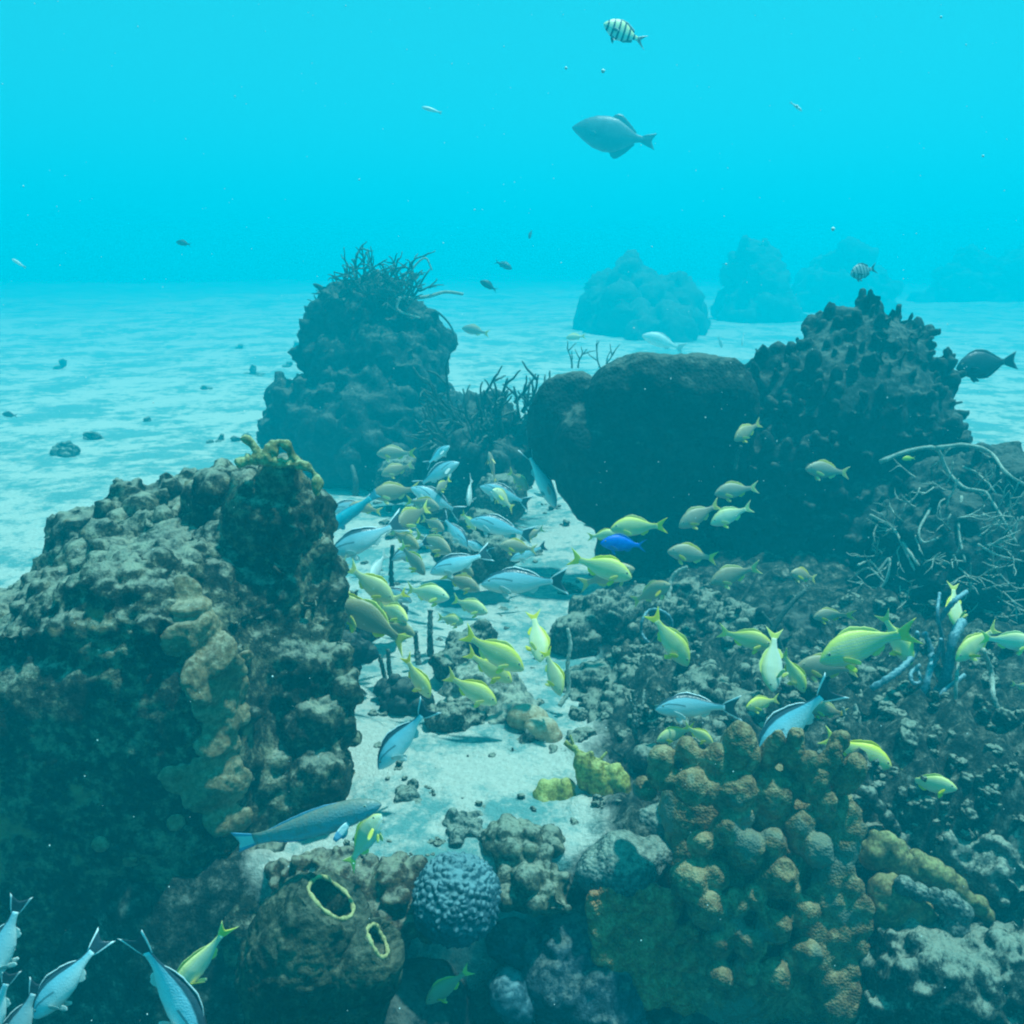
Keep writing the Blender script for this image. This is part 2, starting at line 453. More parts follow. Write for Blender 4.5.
# tan sponge crusting down its face
def on_mesh(o, pts, off=0.0):
    from mathutils.bvhtree import BVHTree
    bvh = BVHTree.FromPolygons([v.co[:] for v in o.data.vertices], [p.vertices[:] for p in o.data.polygons])
    out = []
    for (px, py) in pts:
        d = (P(px, py, 1.0) - cam.location).normalized()
        h = bvh.ray_cast(cam.location, d)
        if h[0] is None: out.append(None)
        else: out.append((h[0] + h[1] * off, h[1]))
    return out
crust = [(183, 592, 15), (190, 606, 18), (196, 622, 18), (205, 636, 20), (182, 640, 16), (212, 655, 22), (222, 672, 20), (205, 680, 22), (232, 690, 16), (215, 702, 20),
         (222, 722, 17), (212, 740, 15), (230, 745, 12), (228, 765, 14), (205, 765, 12), (238, 780, 12), (222, 795, 20), (200, 790, 20), (182, 780, 14), (222, 815, 16), (240, 820, 10), (170, 775, 9),
         (240, 715, 11), (243, 660, 10), (130, 862, 8), (170, 885, 9), (176, 822, 8), (100, 845, 6)]
bl = []
for (x, y, r), h in zip(crust, on_mesh(head, [(c[0], c[1]) for c in crust])):
    if h:
        D = (h[0] - cam.location).length; k = D / FPX * r
        bl.append((h[0].x, h[0].y, h[0].z, k * 1.15, k * 1.15, k * .38, rot_to(h[1])))
reef_part("encrusting_sponge", bl, 0.006, disp=[('n', .012, 14), ('c', .006, 60)], seed=5, mat=M_crust, parent=head, holes=[])

# yellowish branching sponge on its crest
ac = Acc()
for pts, r in (([(242, 436), (252, 445), (262, 456), (275, 444), (287, 445), (292, 458), (305, 466), (314, 476), (318, 497)], 5.0),
               ([(236, 464), (248, 460), (262, 458), (276, 450)], 5.5), ([(262, 460), (280, 464), (300, 466)], 5)):
    sp = spline([P(x, y, 2.56) + Vector((0, (i % 2) * .012, 0)) for i, (x, y) in enumerate(pts)], 26)
    rr = [r * 2.62 / FPX * (0.75 + 0.45 * math.sin(i * 1.7) * .5 + .35 * math.sin(i * .6) ** 2) for i in range(26)]
    ac.add(*tube_arrays(sp, rr, 8))
V, F = ac.V, ac.F
me = remesh(V, F, 0.0045, 1); displace(me, [('n', .008, 22), ('c', .003, 80)], 3); me.name = "branching_sponge"
tag(link("branching_sponge", me, reef_mat("ochre_sponge", (.12, .11, .04), (.25, .22, .09), (.50, .48, .22), sand=.5, scale=14, lit_sand_col=(.62, .62, .35))),
    "yellowish branching sponge arching over the top of the big left coral head", "sponge")

# ------------------------------------------------------------------ far mound, left, with gorgonians
D0 = 7.0
mb = [S(378, 385, D0, 64), S(330, 425, D0, 54), S(405, 365, D0, 42), S(350, 320, D0, 42), S(370, 300, D0, 28), S(365, 440, D0, 78), S(295, 440, D0, 32),
      S(420, 420, D0, 40), S(285, 400, D0, 18), S(275, 415, D0, 12), S(410, 340, D0, 28), S(330, 350, D0, 30), S(345, 480, D0, 60), S(280, 378, D0, 5), S(322, 335, D0, 14), S(420, 460, D0, 36)]
mound = reef_part("coral_mound", mb, 0.028, knobs=[(260, (.03, .075), {})], disp=[('n', .09, 3.5), ('r', .05, 8), ('c', .03, 16)], seed=21, mat=M_dark)
tag(mound, "tall dark coral mound in the middle distance, crowned with thin bare gorgonian branches", "coral mound")

def branch_tree(ac, p, d, length, rad, rng, depth=2, wig=0.25, nb=3, sides=5, droop=0.0):
    n = 8; pts = [Vector(p)]; dd = Vector(d).normalized(); step = length / (n - 1)
    for i in range(n - 1):
        dd = (dd + Vector(rng.normal(0, wig, 3)) * .5 + Vector((0, 0, -droop))).normalized(); pts.append(pts[-1] + dd * step)
    ac.add(*tube_arrays(pts, [rad * (1 - .55 * i / (n - 1)) for i in range(n)], sides))
    if depth > 0:
        for k in range(nb):
            i = rng.integers(2, n - 1)
            ax = Vector(rng.normal(0, 1, 3)).normalized(); dn = (pts[i + 1 if i + 1 < n else i] - pts[i - 1]).normalized()
            nd = (dn + ax * .75).normalized()
            branch_tree(ac, pts[i], nd, length * rng.uniform(.45, .7), rad * .75, rng, depth - 1, wig, nb, sides, droop)

def gorgonian(name, label, cat, bases, length, rad, seed, mat, depth=2, nb=3, dirs=None, wig=.25, droop=0.0, group=None, spread=.5, explicit=()):
    rng = np.random.default_rng(seed); ac = Acc()
    for i, b in enumerate(bases):
        d = dirs[i % len(dirs)] if dirs else (rng.normal(0, spread), rng.normal(0, spread), 1)
        branch_tree(ac, b, d, length * rng.uniform(.7, 1.2), rad, rng, depth, wig, nb, droop=droop)
    for pts, r in explicit:
        sp = spline(pts, 22); ac.add(*tube_arrays(sp, [r * (1 - .4 * i / 21) for i in range(22)], 6))
    return tag(link(name, ac.mesh(name), mat), label, cat, group)

rg = np.random.default_rng(4)
gorgonian("sea_rod", "thicket of thin bare gorgonian branches sprouting from the top of the far left mound", "gorgonian",
          [P(rg.uniform(328, 412), rg.uniform(288, 318), D0 - .2) for _ in range(44)], .28, .012, 8, M_dkrod, depth=2, nb=2, spread=.6, wig=.4)
gorgonian("sea_whip", "pale stretched gorgonian arm reaching right from the crown of the far left mound", "gorgonian", [], 1, 1, 1, M_rod,
          explicit=[([P(385, 285, D0 - .25), P(400, 297, D0 - .25), P(425, 297, D0 - .2), P(445, 292, D0 - .15), P(463, 294, D0 - .1)], .019),
                    ([P(405, 292, D0 - .2), P(412, 270, D0 - .2), P(425, 258, D0 - .2), P(432, 270, D0 - .2)], .009),
                    ([P(400, 297, D0 - .3), P(398, 310, D0 - .3), P(420, 318, D0 - .3)], .012)])
gorgonian("sea_whip", "thin dark gorgonian wand curling down beside the far left mound", "gorgonian", [], 1, 1, 1, M_dkrod,
          explicit=[([P(425, 310, D0), P(437, 312, D0), P(450, 325, D0), P(458, 345, D0)], .011)])

# dense low gorgonian bush right of the mound
bb = [S(485, 445, 5.9, 44), S(450, 450, 6.0, 30), S(515, 450, 5.9, 28), S(480, 470, 5.7, 45)]
bushroot = thing("gorgonian_bush", P(485, 480, 5.9), "low dense dark gorgonian bush between the far mound and the smooth black sponge", "gorgonian")
core = reef_part("core", bb, .03, knobs=[(60, (.03, .06), {})], disp=[('n', .08, 5), ('r', .04, 12)], seed=6, mat=M_dark)
rg = np.random.default_rng(14); ac = Acc()
for _ in range(75):
    x = rg.uniform(436, 535)
    b0 = P(x, rg.uniform(400, 460), 5.9 - rg.uniform(0, .35))
    branch_tree(ac, b0, ((x - 485) / 70, -.5, .8), .24, .013, rg, 1, .3, 2)
br = link("branches", ac.mesh("branches"), M_dkrod); adopt(bushroot, core, br)

# ------------------------------------------------------------------ smooth dark elephant ear sponge
D1 = 4.5
V, F = join([slab(668, 423, D1 - .05, 84, 73, 34, .62), slab(568, 425, D1 + .14, 42, 56, 26, .8), slab(622, 478, D1, 60, 60, 38, .8), slab(642, 545, D1 + .05, 50, 48, 36, .8), slab(592, 458, D1, 42, 56, 34, .8), slab(682, 475, D1, 48, 60, 34, .85),
             slab(622, 400, D1 + .02, 30, 40, 30, .75)])
me = remesh(V, F, .016, 5); displace(me, [('n', .045, 2.2), ('n', .022, 8), ('c', .012, 24)], 31); me.name = "elephant_ear_sponge"
eleph = tag(link("elephant_ear_sponge", me, M_elephant), "huge smooth near black sponge with broad flat top and smaller left lobe", "sponge")

# ------------------------------------------------------------------ knobby coral tower, right
D2 = 4.75
tb = [S(845, 430, D2, 92), S(870, 370, D2, 55), S(835, 360, D2, 36), S(800, 480, D2, 80), S(900, 450, D2, 55), S(860, 540, D2, 100), S(780, 540, D2, 70), S(765, 395, D2, 22), S(790, 410, D2, 30),
      S(850, 322, D2, 14), S(893, 325, D2, 10), S(887, 345, D2, 20), S(918, 350, D2, 9), S(912, 362, D2, 10), S(905, 375, D2, 14), S(935, 385, D2, 17), S(940, 410, D2, 14), S(945, 440, D2, 14), S(957, 440, D2, 7),
      S(815, 345, D2, 12), S(753, 362, D2, 9), S(755, 378, D2, 13), S(775, 352, D2, 9), S(772, 370, D2, 16), S(788, 372, D2, 8), S(765, 392, D2, 24), S(825, 325, D2, 9), S(860, 303, D2, 6), S(875, 310, D2, 7), S(840, 315, D2, 8), S(930, 330, D2, 5), S(922, 338, D2, 7), S(945, 362, D2, 7), S(950, 375, D2, 7)]
tower = reef_part("coral_tower", tb, .0145, knobs=[(950, (.013, .026), dict(elong=1.7, tilt=(0, 0, .8), out=.9)), (60, (.022, .034), dict(elong=1.9, tilt=(0, 0, 1.2), out=.9))],
                  disp=[('n', .035, 4), ('n', .012, 14), ('c', .010, 30)], seed=41, mat=M_dark)
tag(tower, "tall dark coral tower covered in upright knobs, rising at right behind the fish", "coral tower")
gorgonian("sea_whip", "thin dark wand sticking out from the right flank of the knobby tower", "gorgonian", [], 1, 1, 1, M_dkrod,
          explicit=[([P(935, 416, D2), P(950, 405, D2), P(962, 402, D2)], .012)])

# ------------------------------------------------------------------ ghostly reefs far behind
for nm, lab, bl, sd in (
    ("distant_reef", "hazy distant reef lump left of the others behind the smooth black sponge", [S(640, 318, 22, 30), S(632, 282, 22, 16), S(675, 300, 22, 18), S(612, 312, 22, 18), S(660, 325, 22, 34), S(690, 322, 22, 16), S(620, 330, 21, 24), S(650, 338, 20, 26)], 1),
    ("distant_reef", "hazy distant reef pillar with a flat broken top, in the middle of the ghostly row", [S(746, 258, 26, 15), S(747, 285, 26, 20), S(745, 320, 26, 26), S(765, 252, 26, 8), S(770, 310, 26, 20), S(728, 322, 26, 14)], 2),
    ("distant_reef", "hazy distant reef hump directly behind the knobby tower", [S(838, 305, 31, 34), S(845, 268, 31, 22), S(868, 288, 31, 22), S(850, 330, 31, 40), S(818, 312, 31, 22)], 3),
    ("distant_reef", "hazy distant reef shoulder fading out at the right edge", [S(965, 300, 36, 30), S(1010, 300, 36, 36), S(975, 268, 36, 16), S(990, 325, 36, 40), S(1030, 280, 36, 30), S(930, 315, 36, 20)], 4)):
    o = reef_part(nm, bl, .11, knobs=[(220, (.10, .34), {})], disp=[('n', .5, .8), ('r', .25, 2.2)], seed=50 + sd, mat=M_far)
    tag(o, lab, "distant reef", "ghostly reefs in the far haze")

# ------------------------------------------------------------------ gorgonian covered mound, right edge
D3 = 4.0
gb = [S(950, 560, D3, 75), S(1000, 500, D3 + .1, 52), S(940, 490, D3 + .1, 34), S(1030, 560, D3, 80), S(900, 590, D3, 42), S(975, 620, D3, 70), S(1000, 462, D3 + .1, 20)]
gm = thing("gorgonian_mound", P(960, 640, D3), "rounded mound at right edge overgrown with pale tangled sea fan branches", "coral mound")
core = reef_part("core", gb, .018, knobs=[(160, (.015, .045), {})], disp=[('n', .05, 4), ('r', .03, 10), ('c', .012, 28)], seed=61, mat=M_dark)
rg = np.random.default_rng(33); ac = Acc()
ex = [([(880, 462), (905, 452), (935, 448), (945, 470), (960, 490), (985, 495)], 4.2), ([(935, 448), (965, 445), (990, 455), (1010, 475), (1030, 490)], 4),
      ([(868, 600), (885, 585), (893, 560), (880, 575)], 3), ([(884, 590), (900, 602), (925, 606), (945, 600)], 5.2), ([(905, 540), (920, 565), (912, 552)], 3),
      ([(960, 500), (955, 530), (965, 560)], 2.6), ([(985, 495), (1000, 520), (1015, 545)], 2.8), ([(850, 580), (870, 570), (885, 585)], 2.4), ([(848, 592), (868, 588), (886, 590)], 2.2),
      ([(858, 565), (872, 565), (884, 578)], 2.2), ([(850, 605), (866, 600), (885, 594)], 2.2), ([(870, 515), (895, 530), (905, 545), (915, 570)], 3), ([(930, 510), (915, 530), (925, 545), (940, 540)], 2.6),
      ([(975, 545), (995, 555), (1024, 560)], 2.4), ([(960, 470), (980, 478), (1005, 505)], 2.4)]
hits_src = core
for pts, r in ex:
    hs = on_mesh(core, pts, .018)
    q = [h[0] if h else P(x, y, D3 - .1) for h, (x, y) in zip(hs, pts)]
    sp = spline(q, 20); ac.add(*tube_arrays(sp, [.55 * r * D3 / FPX * (1 - .3 * i / 19 + .15 * math.sin(i * 1.9)) for i in range(20)], 6))
pz = [(rg.uniform(870, 1023), rg.uniform(455, 630)) for _ in range(110)]
for h in on_mesh(core, pz, .0):
    if h: branch_tree(ac, h[0], (h[1].x * .5 + rg.normal(0, .6), h[1].y * .5 - .2, h[1].z * .3 + rg.normal(.2, .6)), .11, .0042, rg, 1, .35, 2, 4)
br = link("branches", ac.mesh("branches"), M_rod); adopt(gm, core, br)

# ------------------------------------------------------------------ brown lobed coral, foreground
DF = 2.3
def up_tip(px, py, D, r, tilt=(0, -.35, 1), e=1.0):
    c = P(px, py, D); k = D / FPX * r
    return (c.x, c.y, c.z, k, k, k * e, rot_to(tilt))
root = thing("lobed_coral", P(740, 1000, DF), "big brown lobed coral with finger tips and thick plate edge, foreground right of centre", "coral")
main = [S(730, 860, DF + .20, 80), S(720, 950, DF + .20, 80), S(790, 880, DF + .20, 62), S(705, 810, DF + .17, 46), S(780, 810, DF + .17, 46), S(800, 960, DF + .2, 60),
        S(771, 792, DF, 25), S(768, 815, DF + .02, 20), S(691, 786, DF - .05, 20), S(706, 790, DF - .04, 18), S(738, 790, DF - .05, 20), S(737, 812, DF - .02, 18), S(662, 775, DF - .02, 17),
        S(645, 790, DF + .03, 13), S(822, 815, DF + .02, 16), S(800, 840, DF - .02, 14), S(756, 768, DF + .03, 13), S(722, 795, DF - .02, 17)]
tips = [(739, 750, 17, 1.9), (714, 764, 14, 1.6), (793, 752, 9, 2.9), (773, 752, 9, 2.8), (806, 768, 9, 2.2), (829, 764, 11, 2.2), (815, 786, 11, 2.0), (826, 806, 12, 1.5), (848, 776, 11, 2.4),
        (662, 762, 13, 1.5), (690, 754, 12, 1.5), (800, 824, 12, 1.3), (746, 850, 16, 1.7), (771, 846, 12, 1.7), (776, 878, 16, 1.8), (818, 850, 14, 1.3), (802, 912, 13, 1.5), (773, 925, 14, 1.6),
        (707, 906, 16, 1.4), (688, 880, 17, 1.3), (735, 903, 11, 1.4), (800, 956, 15, 1.5), (775, 976, 14, 1.5), (750, 944, 13, 1.4), (730, 926, 11, 1.3), (718, 945, 11, 1.3), (755, 898, 10, 1.5), (837, 745, 8, 2.0), (714, 874, 12, 1.4),
        (725, 830, 13, 1.5), (702, 845, 12, 1.4), (790, 890, 10, 1.5), (745, 970, 12, 1.3), (720, 975, 12, 1.3)]
fl = []; holes = []
for i, (x, y, r, e) in enumerate(tips):
    r = r * (1.22 if y > 825 else 1.1); D = DF - .05 if y > 825 else DF - .03
    tl = ((.3 if x > 780 else -.1) + .25 * math.sin(i * 2.4), -.8 if y > 825 else -.2, 1)
    fl.append(up_tip(x, y, D, r, tl, e))
    if i % 6 == 2:
        c = Vector(fl[-1][:3]) + Vector(tl).normalized() * r * e * D / FPX * .9
        holes.append((c[:], tl, r * D / FPX * .42, .016))
body = reef_part("fingers", main + fl, .0050, disp=[('n', .014, 10), ('n', .007, 30), ('c', .003, 80)], seed=71, mat=M_brown, holes=holes)
# the thick plate on its right side
pl = []
for (x, y, r) in [(838, 800, 14), (846, 815, 16), (852, 832, 15), (846, 850, 16), (838, 870, 17), (848, 890, 16), (856, 908, 16), (858, 928, 15), (856, 950, 16), (850, 970, 15), (852, 995, 16), (858, 1012, 14), (862, 1030, 14), (832, 820, 18), (825, 880, 20),
                  (830, 910, 22), (835, 940, 20), (822, 960, 20), (832, 985, 20), (825, 840, 16), (812, 930, 20), (815, 900, 20), (840, 1010, 20)]:
    c = P(x, y, DF + .02); k = DF / FPX * r
    pl.append((c.x, c.y, c.z, k, k * .55, k))
plate = reef_part("plate", pl, .0065, disp=[('n', .022, 8), ('n', .008, 24), ('c', .003, 80)], seed=72, mat=M_rust.copy())
plate.data.materials.clear(); plate.data.materials.append(M_brown)
rp = []
for (x, y, r) in [(600, 905, 14), (620, 900, 20), (645, 900, 22), (665, 905, 18), (605, 930, 18), (630, 930, 24), (658, 930, 22), (612, 955, 18), (640, 960, 22), (665, 960, 20), (650, 985, 20), (675, 985, 16), (690, 960, 18), (690, 935, 16), (622, 975, 14), (700, 980, 14), (680, 1000, 12)]:
    c = P(x, y, DF + .04); k = DF / FPX * r; rp.append((c.x, c.y, c.z, k, k * .6, k))
rust = reef_part("crust", rp, .0065, knobs=[(140, (.007, .014), dict(where=lambda co, no: no[:, 1] < -.1))], disp=[('n', .014, 10), ('c', .005, 60)], seed=73, mat=M_rust)
adopt(root, body, plate, rust)
rust["label"] = "rust brown crust at lower left of the coral"

o = reef_part("boulder_coral", [S(628, 862, 2.4, 38, 40, 26), S(600, 868, 2.4, 26, 26, 20), S(655, 855, 2.42, 22)], .007, disp=[('n', .02, 8), ('c', .005, 50)], seed=74, mat=M_grey)
tag(o, "smooth grey green boulder coral tucked left of the brown lobed coral", "coral")
o = reef_part("boulder_coral", [S(668, 825, 2.5, 26), S(650, 822, 2.5, 20), S(690, 835, 2.5, 30)], .008, disp=[('n', .02, 8), ('c', .006, 50)], seed=75, mat=M_grey)
tag(o, "dark rounded coral in the hollow under the brown lobed coral's left shoulder", "coral")

# mustard ridged corals
def ridged(name, label, lobes, D, seed, mat=M_yellow):
    bl = []
    for (x, y, r, e) in lobes:
        c = P(x, y, D); k = r * D / FPX; bl.append((c.x, c.y, c.z, k, k, k * e))
    o = reef_part(name, bl, .006, disp=[('n', .018, 11), ('n', .006, 40)], seed=seed, mat=mat)
    return tag(o, label, "coral")
ridged("ridged_coral", "small mustard yellow ridged coral standing alone on the sand", [(543, 800, 10, 2.2), (552, 798, 9, 2.2), (563, 798, 10, 2.1), (570, 803, 7, 1.7), (537, 806, 7, 1.6), (555, 785, 8, 1.0), (545, 786, 7, 1), (566, 786, 7, 1)], 2.72, 81)
ridged("ridged_coral", "larger mustard ridged coral with crinkled blades beside the sand patch", [(585, 770, 9, 2.4), (595, 782, 9, 2.6), (605, 795, 10, 2.4), (612, 780, 8, 2.6), (622, 790, 9, 2.2), (580, 760, 7, 1.6), (590, 755, 6, 1.2), (600, 765, 6, 1.4), (590, 808, 9, 1.2),
       (628, 800, 8, 1.6), (616, 770, 6, 1.4), (575, 748, 5, 1.2), (606, 812, 12, .8)], 2.72, 82)
gorgonian("sea_rod", "short yellow green forked twig above the mustard ridged corals", "gorgonian", [], 1, 1, 1, M_yellow,
          explicit=[([P(565, 742, 2.75), P(575, 750, 2.75), P(590, 757, 2.75), P(608, 765, 2.75), P(625, 775, 2.75)], .009), ([P(575, 750, 2.75), P(570, 735, 2.75)], .006), ([P(598, 762, 2.75), P(607, 752, 2.75)], .006)])
ridged("plate_coral", "upper mustard plate coral ridge right of the big brown lobed coral", [(872, 855, 14, 1.2), (885, 848, 12, 1.5), (893, 862, 12, 1.5), (905, 870, 12, 1.3), (918, 866, 12, 1.2), (930, 872, 12, 1.1), (943, 880, 12, 1.0), (955, 888, 11, 1.2), (965, 900, 9, 1.2), (978, 905, 9, 1.3), (988, 918, 7, 1.5), (875, 840, 8, 1.2), (897, 848, 7, 1.3)], 2.45, 83,
       reef_mat("olive_plate_coral", (.08, .07, .03), (.20, .15, .07), (.36, .31, .13), sand=.22, scale=14, lit_sand_col=(.55, .55, .24)))
ridged("plate_coral", "lower mustard plate coral shelf with a bright curved rim, right of the brown lobed coral", [(885, 890, 14, 1.1), (900, 900, 17, 1.2), (915, 912, 17, 1.1), (925, 922, 15, .9), (905, 925, 20, .7), (885, 910, 16, 1.3), (935, 925, 10, .8), (892, 882, 8, 1.2)], 2.35, 84,
       reef_mat("ochre_plate_coral", (.08, .07, .03), (.22, .14, .07), (.38, .29, .13), sand=.22, scale=14, lit_sand_col=(.58, .56, .24)))
o = reef_part("finger_sponge", [S(870, 795, 2.5, 9), S(878, 806, 2.5, 8), S(886, 817, 2.5, 7.5), S(893, 828, 2.5, 7), S(900, 840, 2.5, 6.5), S(906, 850, 2.5, 6), S(864, 790, 2.5, 7)], .005, disp=[('n', .01, 20), ('c', .004, 70)], seed=85, mat=M_knob)
tag(o, "pale knobbly finger sponge leaning against the brown lobed coral's right side", "sponge")
o = reef_part("boulder_coral", [S(920, 893, 2.3, 10), S(935, 897, 2.3, 10), S(950, 903, 2.3, 13), S(960, 912, 2.3, 13), S(955, 930, 2.3, 16), S(905, 885, 2.3, 9)], .006, disp=[('n', .012, 12), ('c', .005, 60)], seed=86, mat=M_grey)
tag(o, "grey lumpy coral arm lying between the two mustard plate corals", "coral")

# dark boulders at the lower right
o = reef_part("reef_boulder", [S(900, 1030, 2.3, 50), S(960, 960, 2.4, 30)], .010, extra=slab(965, 1035, 2.32, 105, 112, 52, .5),
              knobs=[(120, (.010, .026), dict(where=UPW))], disp=[('n', .04, 5), ('r', .016, 14), ('c', .008, 36)], seed=91, mat=M_knob)
tag(o, "dark rubble covered boulder filling the lower right corner", "reef boulder")
o = reef_part("reef_boulder", [S(1010, 720, 3.3, 52), S(1040, 770, 3.1, 60), S(970, 740, 3.2, 28), S(990, 790, 3.0, 34)], .012,
              knobs=[(90, (.012, .03), {})], disp=[('n', .04, 5), ('r', .02, 12), ('c', .01, 32)], seed=92, mat=M_dark)
tag(o, "dark lumpy boulder at right edge under the crooked pale sea rod", "reef boulder")

# knobby clumps over the right slope
def clump(label, blobs, seed, mat=M_knob, kn=70, vox=.009, cat="coral clump", name="coral_clump"):
    o = reef_part(name, blobs, vox, knobs=[(kn, (.010, .026), dict(where=lambda co, no: no[:, 2] > -.2))], disp=[('n', .03, 7), ('r', .014, 16), ('c', .008, 40)], seed=seed, mat=mat)
    return tag(o, label, cat)
clump("knobby coral clump just below the smooth black sponge, under the pair of grunts facing right", [S(600, 625, 3.9, 32), S(575, 640, 3.8, 26), S(630, 635, 3.9, 26), S(640, 610, 4.1, 26)], 101, kn=90)
clump("flat topped coral clump under the narrow grunt swimming away, below the black sponge", [S(685, 598, 3.95, 22), S(700, 620, 3.85, 28), S(670, 620, 3.9, 26), S(735, 640, 3.8, 36)], 102)
clump("knobby dark coral clump right of the tall pale sea rod", [S(600, 690, 3.5, 32), S(640, 700, 3.4, 36), S(615, 725, 3.3, 38), S(580, 715, 3.4, 24), S(660, 680, 3.5, 26)], 103, kn=110)
clump("coral clump behind the white fish with black back stripe, above the brown lobed coral", [S(700, 705, 3.2, 34), S(740, 725, 3.1, 36), S(690, 735, 3.0, 28), S(770, 700, 3.3, 36)], 104)
clump("low coral clump in the shade below the knobby tower", [S(790, 640, 3.7, 38), S(760, 665, 3.6, 30), S(830, 650, 3.8, 36), S(800, 680, 3.5, 30)], 105, M_dark)
clump("pillar like knobby coral clump left of the blue rope sponge", [S(862, 690, 3.1, 12), S(848, 705, 3.0, 13), S(866, 712, 3.0, 14), S(880, 716, 3.0, 16), S(893, 722, 3.0, 15), S(843, 725, 2.95, 14), S(872, 735, 2.95, 20), S(857, 672, 3.15, 9), S(905, 735, 2.95, 14)], 106, kn=50, vox=.007)
clump("round coral clump under the lower loop of the blue rope sponge", [S(945, 735, 2.95, 22), S(960, 745, 2.95, 16), S(930, 730, 3.0, 14), S(975, 735, 2.95, 12)], 107, kn=40, vox=.007)
clump("pale coral clump behind the blue rope sponge's right strands", [S(975, 680, 3.4, 16), S(985, 700, 3.4, 20), S(965, 705, 3.3, 14)], 108, kn=30, vox=.007)
clump("knobby rubble mound, tinted pale as if sunlit, on the slope right of the mustard plate corals", [S(950, 850, 2.62, 40), S(990, 870, 2.55, 36), S(915, 825, 2.68, 28), S(1015, 850, 2.6, 40), S(960, 815, 2.75, 30)], 151, reef_mat('sunlit_tint_rubble', (.03, .05, .045), (.12, .14, .12), (.34, .34, .28), sand=.8, scale=14, bump=.9), kn=170)  # mound added here, its pale tint painting sunlight on the slope
clump("pale crumbling lump between the two yellow grunts at lower right", [S(968, 775, 2.8, 14), S(955, 785, 2.8, 10), S(975, 790, 2.8, 12)], 109, M_tan, kn=30, vox=.006)
clump("knobby coral clump half hidden behind the top of the brown lobed coral", [S(690, 770, 2.7, 22), S(730, 765, 2.75, 26), S(790, 765, 2.75, 24), S(650, 765, 2.8, 16)], 110)

# mound of rock in the sand, centre
clump("pale dusty rock mound in the sand at centre, below the yellow grunts", [S(490, 700, 3.35, 34), S(515, 720, 3.25, 28), S(470, 690, 3.4, 26), S(500, 735, 3.2, 20), S(535, 735, 3.2, 18)], 111,
      reef_mat("pale_dusty_rock", (.10, .12, .10), (.26, .27, .22), (.48, .46, .38), sand=.7, scale=12, bump=.8), kn=40, cat="rock", name="rock_mound")
clump("dark round lump on the left side of the central rock mound", [S(455, 728, 3.15, 20), S(468, 720, 3.2, 18), S(445, 722, 3.15, 12)], 112, M_knob, kn=50, vox=.007, cat="rock", name="rock_lump")
clump("dark pointed lump at the foot of the central rock mound", [S(528, 750, 3.05, 16), S(535, 735, 3.1, 13), S(532, 765, 3.0, 12)], 113, M_knob, kn=16, vox=.007, cat="rock", name="rock_lump")
clump("dark lump in the sand behind the diving white fish", [S(405, 705, 3.3, 20), S(396, 695, 3.35, 14), S(420, 705, 3.3, 14)], 114, M_dark, kn=30, vox=.007, cat="rock", name="rock_lump")
clump("small knobbly lump on the sand beside the coral head's right edge", [S(348, 650, 3.3, 14), S(362, 655, 3.35, 10), S(352, 668, 3.3, 10)], 115, M_dark, kn=20, vox=.007, cat="rock", name="rock_lump")
clump("low shaded lump beside the big left coral head, under the yellow school", [S(330, 600, 3.7, 16), S(345, 602, 3.7, 12), S(318, 594, 3.72, 12)], 116, M_knob, kn=30, vox=.009, cat="rock", name="rock_lump")
clump("ridge of rubble behind the silver fish, against the gorgonian bush", [S(455, 490, 5.6, 26), S(400, 480, 6.0, 24), S(500, 500, 5.4, 26), S(430, 510, 5.2, 18), S(480, 530, 4.9, 22)], 117, M_knob, kn=60, vox=.014, cat="rock", name="rock_ridge")
clump("small rock lump below the rear of the silver shoal", [S(470, 560, 4.4, 24), S(500, 555, 4.4, 18), S(450, 550, 4.6, 16)], 118, M_knob, kn=40, vox=.010, cat="rock", name="rock_lump")
clump("dark lump beneath the left half of the yellow school", [S(385, 615, 3.8, 18), S(365, 630, 3.7, 14)], 119, M_dark, kn=25, vox=.008, cat="rock", name="rock_lump")
clump("mottled lump beneath the right half of the yellow school", [S(465, 655, 3.6, 22), S(450, 668, 3.5, 18), S(480, 640, 3.7, 14)], 120, M_knob, kn=35, vox=.008, cat="rock", name="rock_lump")
for i, (x, y, D, r, lab) in enumerate([(528, 712, 3.12, 24, "smooth tan dome coral, left one of the pair on the central mound"), (542, 722, 3.05, 20, "smooth tan dome coral, right one of the pair on the central mound")]):
    o = reef_part("dome_coral", [S(x, y + 6, D, r * .9, r * .7, r * .62), S(x + 8, y + 14, D, r * .7, r * .6, r * .6)], .007, disp=[('n', .01, 8)], seed=130 + i, mat=M_tan)
    tag(o, lab, "coral", "smooth tan dome corals")

# stubs on the sand
clump("slim brown stub of coral standing on the sand", [S(410, 795, 2.75, 8), S(411, 808, 2.72, 9), S(410, 820, 2.7, 9), S(409, 832, 2.7, 10)], 121, M_grey, kn=26, vox=.005, cat="coral stub", name="coral_stub")
clump("broader coral stub right above the blue pebbly coral", [S(462, 825, 2.6, 12), S(474, 828, 2.6, 11), S(466, 842, 2.55, 14)], 122, M_grey, kn=26, vox=.005, cat="coral stub", name="coral_stub")
clump("stack of brown knobs right of the blue pebbly coral", [S(510, 840, 2.5, 18), S(525, 855, 2.45, 22), S(512, 865, 2.45, 18), S(545, 850, 2.5, 14), S(535, 885, 2.4, 24), S(550, 900, 2.38, 18), S(518, 890, 2.4, 16), S(508, 850, 2.45, 14)], 123,
      reef_mat("brown_green_knobs", (.03, .04, .035), (.09, .09, .06), (.24, .22, .14), sand=.55, scale=14, bump=.8), kn=60, vox=.007)
